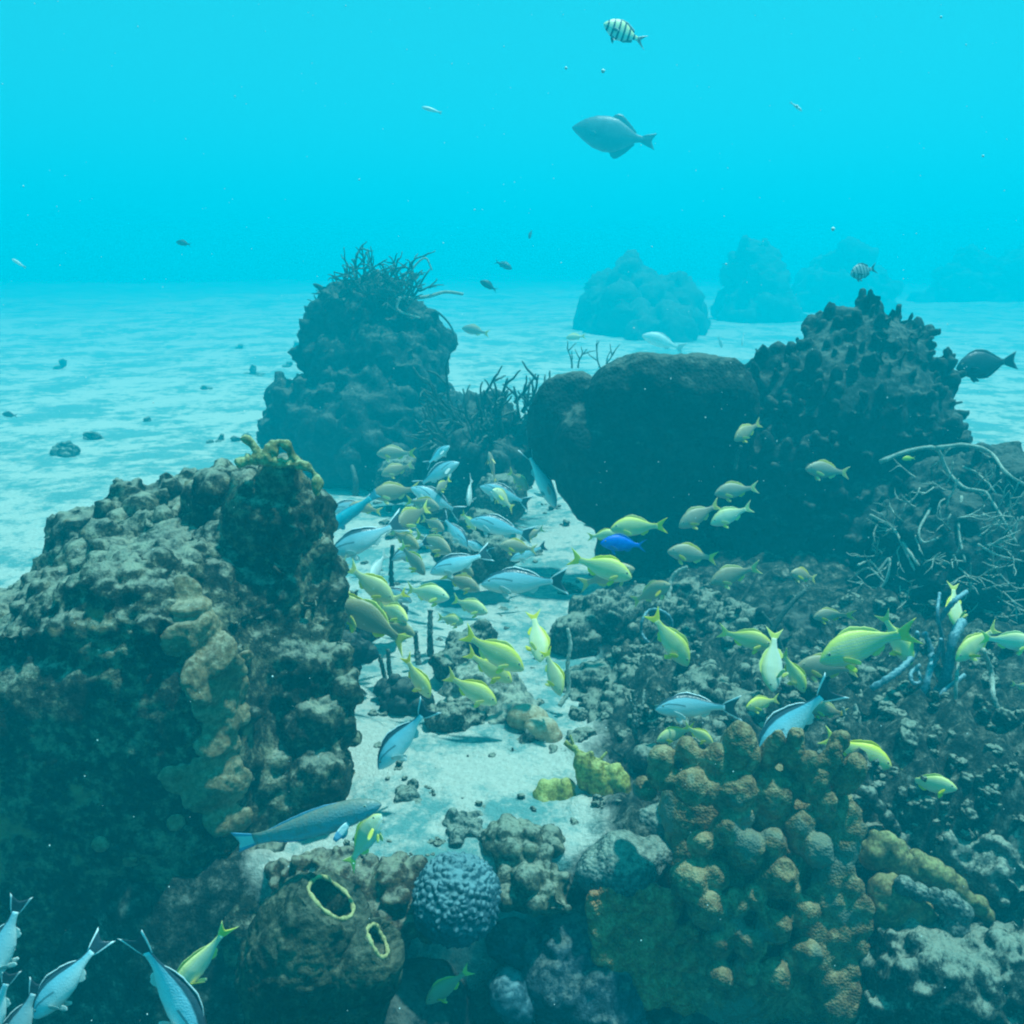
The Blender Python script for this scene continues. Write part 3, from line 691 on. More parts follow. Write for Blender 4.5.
clump("dull rusty ledge of growth left of the blue pebbly coral", [S(395, 888, 2.4, 26), S(360, 892, 2.42, 30), S(412, 915, 2.38, 22), S(335, 880, 2.42, 26), S(385, 925, 2.38, 34), S(300, 885, 2.42, 26)], 124,
      reef_mat("rusty_ledge", (.03, .025, .02), (.10, .06, .035), (.24, .20, .10), patch=(.40, .38, .12), patch_at=.66, sand=.45, scale=10, bump=.8), kn=60, cat="reef ledge", name="reef_ledge")

# blue pebbly coral
c = P(458, 897, 2.3); rr = 44 * 2.3 / FPX
bm = bmesh.new(); bmesh.ops.create_icosphere(bm, subdivisions=7, radius=1)
me = bpy.data.meshes.new("brain_coral"); bm.to_mesh(me); bm.free()
co, no = co_no(me)
co = co * np.array([rr, rr, rr * .93]) + np.array(c[:]); co = co + no * (fbm(co * 6, 3) * .016)[:, None]
wv = co + np.stack([fbm(co * 40 + 9 * i, i, 2) for i in range(3)], 1) * .005
co = co + no * ((0.5 - np.clip(cells(wv * 62, 8), 0, .7)) * .0135)[:, None]
me.vertices.foreach_set("co", co.ravel()); me.update(); me.polygons.foreach_set("use_smooth", [True] * len(me.polygons))
tag(link("pebbly_coral", me, M_blue), "round blue coral ball covered in pebbly bumps on the front ledge", "coral")

o = reef_part("boulder_coral", [S(508, 992, 2.35, 22, 22, 20), S(520, 1005, 2.35, 18)], .006, disp=[('n', .014, 9), ('c', .006, 55)], seed=140, mat=M_blue)
tag(o, "small pale blue grey boulder coral at the bottom edge", "coral")
o = reef_part("boulder_coral", [S(570, 950, 2.45, 42), S(555, 985, 2.4, 40), S(600, 1000, 2.4, 50), S(515, 935, 2.45, 24)], .009, knobs=[(120, (.008, .018), {})], disp=[('n', .03, 6), ('c', .006, 55)], seed=141, mat=reef_mat('dim_blue_grey_coral', (.01, .03, .04), (.03, .07, .09), (.08, .14, .17), sand=.25, scale=12, bump=.8))
tag(o, "large dim blue grey coral below and right of the pebbly ball", "coral")
o = reef_part("reef_boulder", [S(700, 1040, 2.5, 90), S(790, 1050, 2.5, 70), S(740, 960, 2.6, 70)], .012, disp=[('n', .04, 6), ('r', .02, 14)], seed=142, mat=M_dark)
tag(o, "dark rock footing beneath the brown lobed coral", "reef boulder")
o = reef_part("reef_boulder", [S(420, 1010, 2.4, 46), S(395, 1040, 2.3, 60), S(470, 1030, 2.5, 50), S(300, 1090, 2.1, 80), S(360, 960, 2.55, 60)], .012, disp=[('n', .04, 6), ('r', .02, 14)], seed=143, mat=M_dark)
tag(o, "dark rock footing between the vase sponge and the bottom edge", "reef boulder")

# ------------------------------------------------------------------ vase sponge with two mouths
def cam_dir(rx, uy, tc):
    """direction given as image right, image up, towards the camera"""
    c_, s_ = math.cos(PITCH), math.sin(PITCH)
    return (Vector((1, 0, 0)) * rx + Vector((0, s_, c_)) * uy + Vector((0, -c_, s_)) * tc).normalized()
def ray_dir(px, py, rx, uy, tc):
    """like cam_dir, but about the line of sight through a pixel"""
    v = (P(px, py, 1) - cam.location).normalized(); r_ = v.cross(Vector((0, 0, 1))).normalized(); u_ = r_.cross(v)
    return (r_ * rx + u_ * uy - v * tc).normalized()
def vase(mouth_px, D, axis, rim_r, body_r, length, seed):
    k = D / FPX; m = P(*mouth_px, D); M = rot_to(axis)
    prof = []
    for i in range(40):
        u = i / 39; z = -length * (1 - u)
        s = math.sin(math.pi * min(1, (u * .92 + .06))) ** .55
        r = body_r * s if u < .78 else None
        prof.append([u, z, r])
    # smooth body: fat below, drawn in to the mouth
    pts = []
    for u, z, _ in prof:
        b = body_r * (math.sin(math.pi * (0.08 + 0.55 * u))) ** .8
        w = max(0, (u - .72) / .28); w = w * w * (3 - 2 * w)
        pts.append((b * (1 - w) + rim_r * w, z))
    pts += [(rim_r * .93, .8), (rim_r * .86, -1), (rim_r * .86, -8), (rim_r * .95, -20), (rim_r * 1.0, -50), (rim_r * .9, -80), (rim_r * .6, -96), (0.5, -100)]
    n = 96; V, F = [], []
    for r, z in pts:
        for j in range(n):
            a = 2 * math.pi * j / n; V.append((r * math.cos(a), r * math.sin(a), z))
    for i in range(len(pts) - 1):
        for j in range(n):
            F.append((i * n + j, i * n + (j + 1) % n, (i + 1) * n + (j + 1) % n, (i + 1) * n + j))
    V = np.array(V) * k @ M.T + np.array(m[:])
    rimc = []
    for j in range(61):
        a = 2 * math.pi * j / 60; v = np.array([rim_r * .93 * math.cos(a), rim_r * .93 * math.sin(a), .8 + .6 * math.sin(3 * a)]) * k
        rimc.append(Vector(M @ v) + m)
    return V, F, rimc, k
vr = thing("vase_sponge", P(310, 1040, 2.15), "bulbous dark vase sponge with two yellow rimmed mouths at the bottom", "sponge")
def chamber(cx, cy_, r0, mx, my, rim_r, D, ax, seed):
    C0, M0 = P(cx, cy_, D), P(mx, my, D - .05); k = D / FPX; ax = Vector(ax).normalized()
    bl = []
    for t_ in (0, .2, .4, .6, .8, .92):
        c_ = C0.lerp(M0, t_); rr_ = (r0 * (1 - t_) + (rim_r * 1.12) * t_ + 10 * math.sin(math.pi * t_)) * k
        bl.append((c_.x, c_.y, c_.z, rr_, rr_, rr_ * (1.06 if t_ == 0 else 1)))
    bl.append((C0.x - .01, C0.y, C0.z - r0 * k * .7, r0 * k * .86, r0 * k * .86, r0 * k * .9))
    M1 = M0 + ax * (rim_r * k * .35)
    ch = reef_part("chamber", bl, .0042, disp=[('n', .016, 9), ('n', .008, 26)], seed=seed, mat=M_vase, smooth=3)
    me = ch.data; co, no = co_no(me); c_ = np.array(M0[:]); d_ = np.array(ax[:]); R1 = rim_r * k
    q = co - c_; a_ = q @ d_; rad = np.linalg.norm(q - a_[:, None] * d_, axis=1)
    cut = (rad < R1 * 1.5) & (a_ > 0); co = co - d_ * (np.where(cut, a_, 0))[:, None]           # level lip
    a_ = np.where(cut, 0, a_); w_ = np.clip((R1 * .9 - rad) / (R1 * .30), 0, 1) * (a_ > -R1 * 1.4)
    co = co - d_ * (w_ * R1 * 3.4)[:, None]                                                     # the hollow
    me.vertices.foreach_set("co", co.ravel()); me.update()
    displace(me, [('c', .004, 60), ('n', .004, 60)], seed)
    e1 = Vector(ax).cross(Vector((0, 0, 1))).normalized(); e2 = e1.cross(Vector(ax)).normalized()
    n = 72; ring = [M0 + ax * .001 + (e1 * math.cos(2 * math.pi * i / n) + e2 * math.sin(2 * math.pi * i / n)) * R1 * (.93 + .035 * math.sin(5 * i / 11) * math.sin(math.pi * i / n)) + ax * (.0022 * math.sin(2 * math.pi * i / n * 3)) for i in range(n + 1)]
    V2, F2 = tube_arrays(ring, [(2.1 + .8 * math.sin(i * .9) * math.sin(i * .31)) * k for i in range(n + 1)], 8, cap=False)
    rm = link("rim", mesh_from("rim", V2, F2), M_rim)
    adopt(vr, ch); rm.parent = ch
chamber(303, 968, 65, 331, 898, 27, 2.1, ray_dir(331, 898, .60, .60, .50), 1)
chamber(354, 985, 40, 377, 941, 17, 2.06, ray_dir(377, 941, .84, .36, .42), 2)

# ------------------------------------------------------------------ rods, whips, ropes
def rods(name, label, cat, paths, D, mat, rng_seed=0, group=None, wob=.0):
    """one plant; each strand a branch of its own"""
    rg = np.random.default_rng(rng_seed)
    base = P(*paths[0][0][0], D)
    root = thing(name, base, label, cat, group) if len(paths) > 1 else None
    for pts, r in paths:
        n = max(14, len(pts) * 7)
        q = [P(x + rg.normal(0, .9), y, D + .02 * rg.normal() + wob * math.sin(i * 1.3 + r)) for i, (x, y) in enumerate(pts)]
        sp = spline(q, n); k = D / FPX
        V, F = tube_arrays(sp, [r * k * (1 + .14 * math.sin(i * 2.1 + r) + rg.normal(0, .10)) * (1 - .25 * i / n) for i in range(n)], 8)
        me = mesh_from("strand", V, F)
        o = link("strand" if root else name, me, mat)
        if root: adopt(root, o)
        else: tag(o, label, cat, group)
rods("rope_sponge", "tangle of blue grey rope sponge strands rising at right", "sponge", [
    ([(887, 722), (914, 709), (936, 696), (949, 667), (953, 639), (963, 621)], 6.2), ([(870, 689), (892, 675), (907, 664), (916, 650), (918, 632)], 3.6),
    ([(918, 704), (927, 678), (931, 654), (924, 632)], 3.6), ([(929, 676), (938, 657), (942, 639)], 2.4), ([(929, 694), (927, 680), (930, 665)], 2.6),
    ([(944, 665), (941, 640), (940, 615), (941, 593)], 2.2), ([(938, 622), (953, 602), (967, 592)], 3.0), ([(919, 665), (910, 674), (914, 683), (920, 681), (918, 668)], 2.2),
    ([(905, 705), (925, 712), (945, 690), (965, 675)], 2.6)], 2.95, M_rope, 1, wob=.05)
rods("sea_rod", "pale L shaped sea rod lying on coral beside the rope sponge", "gorgonian", [([(931, 705), (940, 717), (957, 718), (975, 721)], 2.6), ([(955, 716), (957, 685), (958, 661)], 2.2)], 2.9, M_rod, 2)
rods("sea_rod", "crooked pale knobbly sea rod near the right edge", "gorgonian", [([(1030, 748), (1010, 732), (1000, 715), (995, 695), (992, 672), (983, 650)], 3.2)], 2.9, M_rod, 3)
rods("sea_rod", "single straight white sea rod standing beside the central sand patch", "gorgonian", [([(560, 706), (567, 690), (569, 665), (571, 645), (569, 628)], 2.4)], 3.2, M_rod, 4)
rods("sea_rod", "bent pale sea rod hanging below the grunt in front of the black sponge", "gorgonian", [([(669, 600), (671, 582), (676, 572), (688, 567)], 2.6)], 3.9, M_rod, 5)
rods("sea_rod", "knobbly forked sea rod behind the yellow grunts above the brown coral", "gorgonian", [([(640, 752), (637, 730), (634, 705), (632, 690)], 3.0), ([(637, 728), (642, 705), (645, 690)], 2.2), ([(634, 712), (627, 695)], 2)], 2.85, M_grey, 6)
rods("sea_whip", "blue looping whip around the head down grunt", "gorgonian", [([(668, 640), (672, 622), (664, 612), (650, 610), (643, 620), (641, 632), (648, 642), (660, 645)], 1.8)], 3.7, M_rope, 7)
rods("sea_rod", "pair of short thin rods beside the pillar like coral clump", "gorgonian", [([(848, 735), (847, 720), (845, 707)], 2.2), ([(858, 737), (858, 720), (857, 704)], 2.2), ([(853, 735), (853, 715)], 1.4)], 2.85, M_rod, 8)
rods("sea_rod", "crooked sea rod hanging off the right side of the smooth black sponge", "gorgonian", [([(736, 470), (739, 455), (740, 446)], 2.2)], 4.2, M_dkrod, 9)
for i, (pts, r, D, lab) in enumerate([
    ([(388, 690), (383, 675), (379, 655)], 2.8, 3.45, "leftmost short grey rod under the yellow school"), ([(392, 688), (391, 670), (388, 650)], 2.6, 3.45, "second short grey rod from the left under the yellow school"),
    ([(420, 665), (418, 650), (414, 632)], 3.0, 3.6, "leaning grey rod left of the thick upright one under the school"), ([(430, 655), (430, 635), (430, 610)], 3.4, 3.7, "thick upright grey rod under the middle of the yellow school"),
    ([(391, 590), (392, 570), (393, 545)], 2.6, 4.0, "thin dark rod behind the silver fish with the black stripe"), ([(355, 495), (356, 480), (352, 466)], 3.0, 5.8, "small dark rod on the sand behind the shoal")]):
    rods("sea_rod", lab, "gorgonian", [(pts, r)], D, M_dkrod if i > 3 else M_grey, 20 + i, "short rods in the sand")
gorgonian("sea_plume", "small spiky sea plume behind the left lobe of the black sponge", "gorgonian", [P(572, 368, 7.0), P(578, 368, 7.0)], .2, .008, 51, M_dkrod, 1, 3, spread=.3)
gorgonian("sea_plume", "small spiky sea plume behind the notch of the black sponge", "gorgonian", [P(600, 368, 7.0), P(605, 370, 7.0)], .2, .008, 52, M_dkrod, 1, 3, spread=.4)
gorgonian("sea_rod", "dark forked twigs in the shade left of the big yellow grunt", "gorgonian", [], 1, 1, 1, M_dkrod,
          explicit=[([P(760, 655, 3.5), P(775, 625, 3.5), P(790, 605, 3.5), P(806, 590, 3.5)], .014), ([P(782, 650, 3.5), P(775, 630, 3.5), P(762, 612, 3.5)], .010)])

# ------------------------------------------------------------------ loose rubble over the slopes
rg = np.random.default_rng(77); protos = []
for i in range(5):
    bl = [(rg.normal(0, .4), rg.normal(0, .4), rg.normal(0, .25), *(rg.uniform(.35, .7, 3))) for _ in range(5)]
    V, F = blob_arrays(bl, 2); me = remesh(V, F, .09, 1); displace(me, [('n', .35, 1.4), ('c', .18, 3.5)], 300 + i); me.name = "coral_rubble"
    me.materials.clear(); me.materials.append(M_knob); protos.append(me)
def place_rubble(n, xr, yr, sz, label, group, seed):
    rg = np.random.default_rng(seed)
    for _ in range(n):
        x, y = rg.uniform(*xr), rg.uniform(*yr); p = G(x, y); s = rg.uniform(*sz) ** 1.0
        o = bpy.data.objects.new("coral_rubble", protos[rg.integers(5)]); COL.objects.link(o)
        o.location = (p.x, p.y, p.z + s * .15); o.scale = (s, s * rg.uniform(.7, 1.2), s * rg.uniform(.6, 1.0)); o.rotation_euler = (rg.uniform(-.4, .4), rg.uniform(-.4, .4), rg.uniform(0, 6.3))
        tag(o, label, "rubble", group)
place_rubble(120, (860, 1024), (750, 900), (.012, .040), "knobbly lump of dead coral rubble on the sunlit slope at lower right", "rubble on the lower right slope", 1)
place_rubble(130, (570, 1024), (590, 750), (.020, .060), "knobbly lump of dead coral rubble among the larger clumps on the right hand reef", "rubble on the right hand reef", 2)
place_rubble(40, (350, 600), (470, 560), (.02, .06), "lump of rubble on the seabed under the silver shoal", "rubble under the shoal", 3)
place_rubble(170, (345, 620), (560, 868), (.004, .026), "small dark pebble scattered on the central sand patch", "pebbles on the central sand", 4)
place_rubble(12, (0, 300), (320, 470), (.06, .16), "low dark rubble lump on the open sand at left", "lumps on the open sand", 5)
place_rubble(16, (440, 740), (560, 620), (.02, .05), "lump of rubble in the shadow right of the silver shoal", "rubble in the sponge's shadow", 6)

# ------------------------------------------------------------------ fish
def lerp(tab, t):
    xs_, ys_ = zip(*tab); return np.interp(t, xs_, ys_)

SPECIES = {
 'grunt': dict(top=[(0, .0), (.03, .035), (.1, .085), (.2, .132), (.32, .162), (.45, .166), (.6, .138), (.75, .088), (.88, .048), (1, .040)],
               bot=[(0, -.012), (.04, -.045), (.12, -.08), (.25, -.118), (.42, -.132), (.58, -.122), (.7, -.088), (.82, -.05), (.9, -.040), (1, -.038)],
               wid=[(0, .004), (.04, .03), (.12, .052), (.25, .068), (.45, .064), (.65, .042), (.85, .017), (1, .008)], bl=.82, dors=(.26, .82, .046), anal=(.62, .80, .050), fork=.50, th=.125, zs=1.14, eye=(.125, .048, .021), pec=.17, pelv=.11),
 'margate': dict(top=[(0, .0), (.03, .025), (.1, .065), (.2, .108), (.32, .132), (.45, .135), (.6, .112), (.75, .07), (.88, .038), (1, .030)],
               bot=[(0, -.012), (.04, -.04), (.12, -.07), (.25, -.098), (.42, -.11), (.58, -.105), (.7, -.078), (.82, -.042), (.9, -.032), (1, -.028)],
               wid=[(0, .004), (.04, .03), (.12, .052), (.25, .066), (.45, .060), (.65, .040), (.85, .016), (1, .008)], bl=.81, dors=(.24, .84, .036), anal=(.64, .78, .045), fork=.42, th=.14, zs=1.15, eye=(.12, .035, .016), pec=.17, pelv=.10),
 'parrot': dict(top=[(0, .0), (.03, .03), (.1, .062), (.2, .085), (.35, .098), (.5, .092), (.65, .075), (.8, .052), (.92, .040), (1, .042)],
               bot=[(0, -.015), (.04, -.04), (.12, -.066), (.25, -.085), (.42, -.092), (.6, -.08), (.75, -.056), (.88, -.040), (1, -.040)],
               wid=[(0, .008), (.04, .03), (.12, .048), (.25, .058), (.45, .056), (.65, .040), (.85, .020), (1, .010)], bl=.85, dors=(.22, .86, .022), anal=(.56, .84, .022), fork=.22, th=.075, eye=(.11, .03, .011), pec=.13, pelv=.07),
 'trigger': dict(top=[(0, .0), (.06, .045), (.18, .11), (.32, .155), (.48, .17), (.62, .155), (.76, .10), (.9, .04), (1, .028)],
               bot=[(0, -.01), (.06, -.05), (.18, -.11), (.32, -.165), (.48, -.19), (.62, -.18), (.76, -.12), (.9, -.045), (1, -.028)],
               wid=[(0, .006), (.1, .03), (.25, .05), (.45, .058), (.7, .036), (.9, .014), (1, .008)], bl=.84, zs=1.15, dors=(.50, .86, .06), anal=(.54, .86, .07), fork=.30, th=.085, eye=(.2, .06, .012), pec=.09, pelv=0),
 'sergeant': dict(top=[(0, .0), (.04, .05), (.12, .12), (.25, .19), (.42, .225), (.6, .20), (.76, .125), (.9, .055), (1, .05)],
               bot=[(0, -.015), (.04, -.06), (.12, -.115), (.25, -.18), (.42, -.205), (.6, -.185), (.76, -.11), (.9, -.05), (1, -.045)],
               wid=[(0, .006), (.08, .04), (.2, .062), (.45, .068), (.7, .042), (.9, .016), (1, .008)], bl=.78, dors=(.28, .84, .06), anal=(.56, .84, .06), fork=.6, th=.16, eye=(.12, .04, .024), pec=.15, pelv=.12),
}
SPECIES['silver'] = dict(SPECIES['margate'], th=.095, fork=.34)
SPECIES['surgeon'] = dict(SPECIES['sergeant'], dors=(.12, .92, .045), anal=(.40, .92, .045), fork=.25, th=.15)
SPECIES['chromis'] = dict(SPECIES['grunt'], th=.13, fork=.75)

def fish_parts(sp, bend):
    s = SPECIES[sp]; bl = s['bl']; out = {}
    def bent(V):
        V = np.array(V, float); V[:, 2] *= s.get('zs', 1); x = V[:, 0]; V[:, 1] += bend * (x + .35) * np.abs(x + .35) * (x < -.35) * 1.6 * -1
        return V
    # body
    nL, nR = 34, 18; V = []; uv = []
    ts = np.concatenate([[0, .008, .02, .04], np.linspace(.07, 1, nL - 4)])
    for t_ in ts:
        a, b_, w = lerp(s['top'], t_), lerp(s['bot'], t_), lerp(s['wid'], t_)
        c_, h = (a + b_) / 2, (a - b_) / 2
        for k in range(nR):
            an = 2 * math.pi * k / nR; ca, sa = math.cos(an), math.sin(an)
            z = c_ + h * math.copysign(abs(sa) ** .92, sa); y = w * math.copysign(abs(ca) ** 1.15, ca) * (1 if sa > 0 else 1.0)
            V.append((-t_ * bl, y, z)); uv.append((t_, (z - b_) / max(a - b_, 1e-4)))
    F = [(i * nR + k, i * nR + (k + 1) % nR, (i + 1) * nR + (k + 1) % nR, (i + 1) * nR + k) for i in range(nL - 1) for k in range(nR)]
    F += [tuple(range(nR))[::-1], tuple((nL - 1) * nR + k for k in range(nR))]
    out['body'] = (bent(V), F, [u[1] for u in uv], True)
    def plate(rows, th=.0035):
        """rows of (point, attr) grids -> thin solid plate in XZ, thickness along Y"""
        n, m = len(rows), len(rows[0]); V, A, F = [], [], []
        for sgn in (1, -1):
            for r in rows:
                for (p, a) in r:
                    V.append((p[0], p[1] + sgn * th * (1 - .7 * a), p[2])); A.append(a)
        o = n * m
        for i in range(n - 1):
            for j in range(m - 1):
                q = (i * m + j, i * m + j + 1, (i + 1) * m + j + 1, (i + 1) * m + j)
                F.append(q); F.append(tuple(x + o for x in q[::-1]))
        ring = [j for j in range(m)] + [i * m + m - 1 for i in range(1, n)] + [(n - 1) * m + j for j in range(m - 2, -1, -1)] + [i * m for i in range(n - 2, 0, -1)]
        for a, b_ in zip(ring, ring[1:] + ring[:1]): F.append((a, b_, b_ + o, a + o)[::-1])
        return V, F, A
    # tail
    rows = []
    for i in range(6):
        r = []
        for j in range(13):
            w = -1 + 2 * j / 12; q = i / 5; ln = (1 - bl + .01) * (1 - s['fork'] * (1 - abs(w) ** 1.3))
            z = w * (.034 + (s['th'] - .034) * q ** .85) + (-.0)
            r.append(((-bl * .975 - ln * q, 0, z), abs(w)))
        rows.append(r)
    V, F, A = plate(rows); out['tail_fin'] = (bent(V), F, A, False)
    def strip(t0, t1, h, side):
        rows = []
        for i in range(5):
            r = []
            for j in range(15):
                u = j / 14; t_ = t0 + (t1 - t0) * u; base = lerp(s['top'] if side > 0 else s['bot'], t_)
                prof = (math.sin(math.pi * min(1, u * 1.02 + .06)) ** .5) * (1 - .25 * math.exp(-((u - .55) / .09) ** 2)) if sp in ('grunt', 'margate', 'silver') else math.sin(math.pi * (.1 + .88 * u)) ** .6
                if sp == 'trigger': prof = math.sin(math.pi * (u ** .6 * .9 + .05))
                if sp == 'sergeant': prof = (.3 + .7 * u) * (1 if u < .95 else .5)
                z = base - side * .012 + side * (h * prof * (1 + .05 * math.sin(j * 3))) * (i / 4)
                r.append(((-t_ * bl - .03 * (i / 4), 0, z), i / 4))
            rows.append(r)
        return plate(rows, .004)
    for nm, key, sd in (('dorsal_fin', 'dors', 1), ('anal_fin', 'anal', -1)):
        V, F, A = strip(*s[key], sd); out[nm] = (bent(V), F, A, False)
    def leaf(root, d, nrm, ln, wd):
        root, d, nrm = Vector(root), Vector(d).normalized(), Vector(nrm).normalized(); rows = []
        nrm = (nrm - d * nrm.dot(d)).normalized(); th = d.cross(nrm)
        V, F, A = [], [], []
        n, m = 7, 5
        for sg in (1, -1):
            for i in range(n):
                q = i / (n - 1); w = wd * (math.sin(math.pi * (.12 + .76 * q)) ** .7)
                for j in range(m):
                    v = -1 + 2 * j / (m - 1)
                    p = root + d * ln * q + nrm * w * v + th * sg * .0022 * (1 - .6 * q)
                    V.append(tuple(p)); A.append(q)
        o = n * m
        for i in range(n - 1):
            for j in range(m - 1):
                q = (i * m + j, i * m + j + 1, (i + 1) * m + j + 1, (i + 1) * m + j); F.append(q); F.append(tuple(x + o for x in q[::-1]))
        ring = [j for j in range(m)] + [i * m + m - 1 for i in range(1, n)] + [(n - 1) * m + j for j in range(m - 2, -1, -1)] + [i * m for i in range(n - 2, 0, -1)]
        for a, b_ in zip(ring, ring[1:] + ring[:1]): F.append((a, b_, b_ + o, a + o)[::-1])
        return V, F, A
    w3 = lerp(s['wid'], .27)
    for sg in (1, -1):
        V, F, A = leaf((-.26 * bl, sg * w3 * .9, -.035), (-.75, sg * .55, -.35), (0, .1, 1), s['pec'], .028)
        out['pectoral_fin' + ('' if sg > 0 else '_')] = (bent(V), F, A, False)
        if s['pelv']:
            V, F, A = leaf((-.30 * bl, sg * .022, lerp(s['bot'], .30) + .012), (-.7, sg * .3, -.75), (1, 0, -.3), s['pelv'], .026)
            out['pelvic_fin' + ('' if sg > 0 else '_')] = (bent(V), F, A, False)
        et, ez, er = s['eye']; V0, F0 = ICO[2]
        V = V0 * np.array([er, er * .45, er]) + np.array([-et * bl, sg * (lerp(s['wid'], et) * .80), ez])
        out['eye' + ('' if sg > 0 else '_')] = (V, [tuple(f) for f in F0], [1 - math.hypot(v[0], v[2]) for v in V0], True)
    return out

def fmat(name, build, rough=.42, spec=.45):
    m, t, b = newmat(name, rough, spec)
    at = node(t, "ShaderNodeAttribute", attribute_name="v"); tc = node(t, "ShaderNodeTexCoord")
    sx = node(t, "ShaderNodeSeparateXYZ"); t.links.new(tc.outputs["Object"], sx.inputs[0])
    col = build(t, at.outputs["Fac"], sx.outputs[0], sx.outputs[2], tc.outputs["Object"])
    oi = node(t, "ShaderNodeObjectInfo"); hs = node(t, "ShaderNodeHueSaturation")      # no two fish quite alike
    mr = node(t, "ShaderNodeMapRange", i_3=.88, i_4=1.2); t.links.new(oi.outputs["Random"], mr.inputs[0]); t.links.new(mr.outputs[0], hs.inputs["Value"])
    mr2 = node(t, "ShaderNodeMapRange", i_3=.85, i_4=1.2); t.links.new(mathn(t, 'FRACT', mathn(t, 'MULTIPLY', oi.outputs["Random"], 7.3)), mr2.inputs[0]); t.links.new(mr2.outputs[0], hs.inputs["Saturation"])
    bl_ = noise_n(t, tc.outputs["Object"], 14, 4); sm_ = mixc(t, mathn(t, 'MULTIPLY', bl_, .22), col, (.10, .13, .13))
    t.links.new(sm_, hs.inputs["Color"]); t.links.new(hs.outputs[0], b.inputs["Base Color"])
    # fine scales
    v = node(t, "ShaderNodeTexVoronoi"); v.inputs["Scale"].default_value = 70; t.links.new(tc.outputs["Object"], v.inputs["Vector"])
    bp = node(t, "ShaderNodeBump"); bp.inputs["Strength"].default_value = .15; bp.inputs["Distance"].default_value = .01
    t.links.new(v.outputs["Distance"], bp.inputs["Height"]); t.links.new(bp.outputs[0], b.inputs["Normal"])
    return m
def grunt_skin(back, flank, belly, stripe, sf=.75):
    def f(t, v, x, z, obj):
        base = ramp(t, v, [(.05, belly), (.35, flank), (.75, flank), (.93, back)])
        w = mathn(t, 'SINE', mathn(t, 'ADD', mathn(t, 'MULTIPLY', z, 190), mathn(t, 'MULTIPLY', x, -26)))
        return mixc(t, mathn(t, 'MULTIPLY', ramp(t, w, [(.45, (0, 0, 0)), (.8, (1, 1, 1))]), sf), base, stripe)
    return f
def flat_skin(a, b_, sc=9):
    return lambda t, v, x, z, obj: mixc(t, ramp(t, noise_n(t, obj, sc, 3), [(.35, (0, 0, 0)), (.65, (1, 1, 1))]), a, b_)
def fin_skin(a, edge, at_=.8):
    return lambda t, v, x, z, obj: mixc(t, ramp(t, v, [(at_ - .04, (0, 0, 0)), (at_ + .04, (1, 1, 1))]), a, edge)
def margate_skin(t, v, x, z, obj):
    base = ramp(t, v, [(.05, (.84, .86, .84)), (.40, (.62, .80, .84)), (.72, (.36, .66, .76)), (.86, (.26, .54, .64)), (.90, (.02, .04, .06))])  # cyan in the silver flank paints the water's reflection
    ln = mathn(t, 'ABSOLUTE', mathn(t, 'SUBTRACT', v, mathn(t, 'ADD', .60, mathn(t, 'MULTIPLY', mathn(t, 'ADD', x, .28), .9))))
    k = mathn(t, 'MULTIPLY', mathn(t, 'LESS_THAN', ln, .035), mathn(t, 'GREATER_THAN', x, -.36))
    return mixc(t, mathn(t, 'MULTIPLY', k, .7), base, (.03, .08, .11))
def bars_skin(t, v, x, z, obj):
    w = mathn(t, 'SINE', mathn(t, 'MULTIPLY', x, 52)); k = ramp(t, w, [(.35, (0, 0, 0)), (.6, (1, 1, 1))])
    return mixc(t, k, ramp(t, v, [(0, (.75, .78, .75)), (.8, (.80, .80, .45))]), (.02, .05, .08))
def sergeant_dark(t, v, x, z, obj):
    w = mathn(t, 'SINE', mathn(t, 'MULTIPLY', x, 52)); k = ramp(t, w, [(.35, (0, 0, 0)), (.6, (1, 1, 1))])
    return mixc(t, k, (.30, .38, .38), (.02, .05, .08))
def parrot_skin(t, v, x, z, obj):
    base = ramp(t, v, [(.05, (.34, .62, .68)), (.4, (.16, .42, .52)), (.7, (.20, .34, .36)), (1.0, (.18, .20, .15))])
    n = noise_n(t, obj, 22, 4)
    return mixc(t, mathn(t, 'MULTIPLY', ramp(t, n, [(.48, (0, 0, 0)), (.62, (1, 1, 1))]), .45), base, (.36, .24, .17))
Ye = (.80, .74, .05)
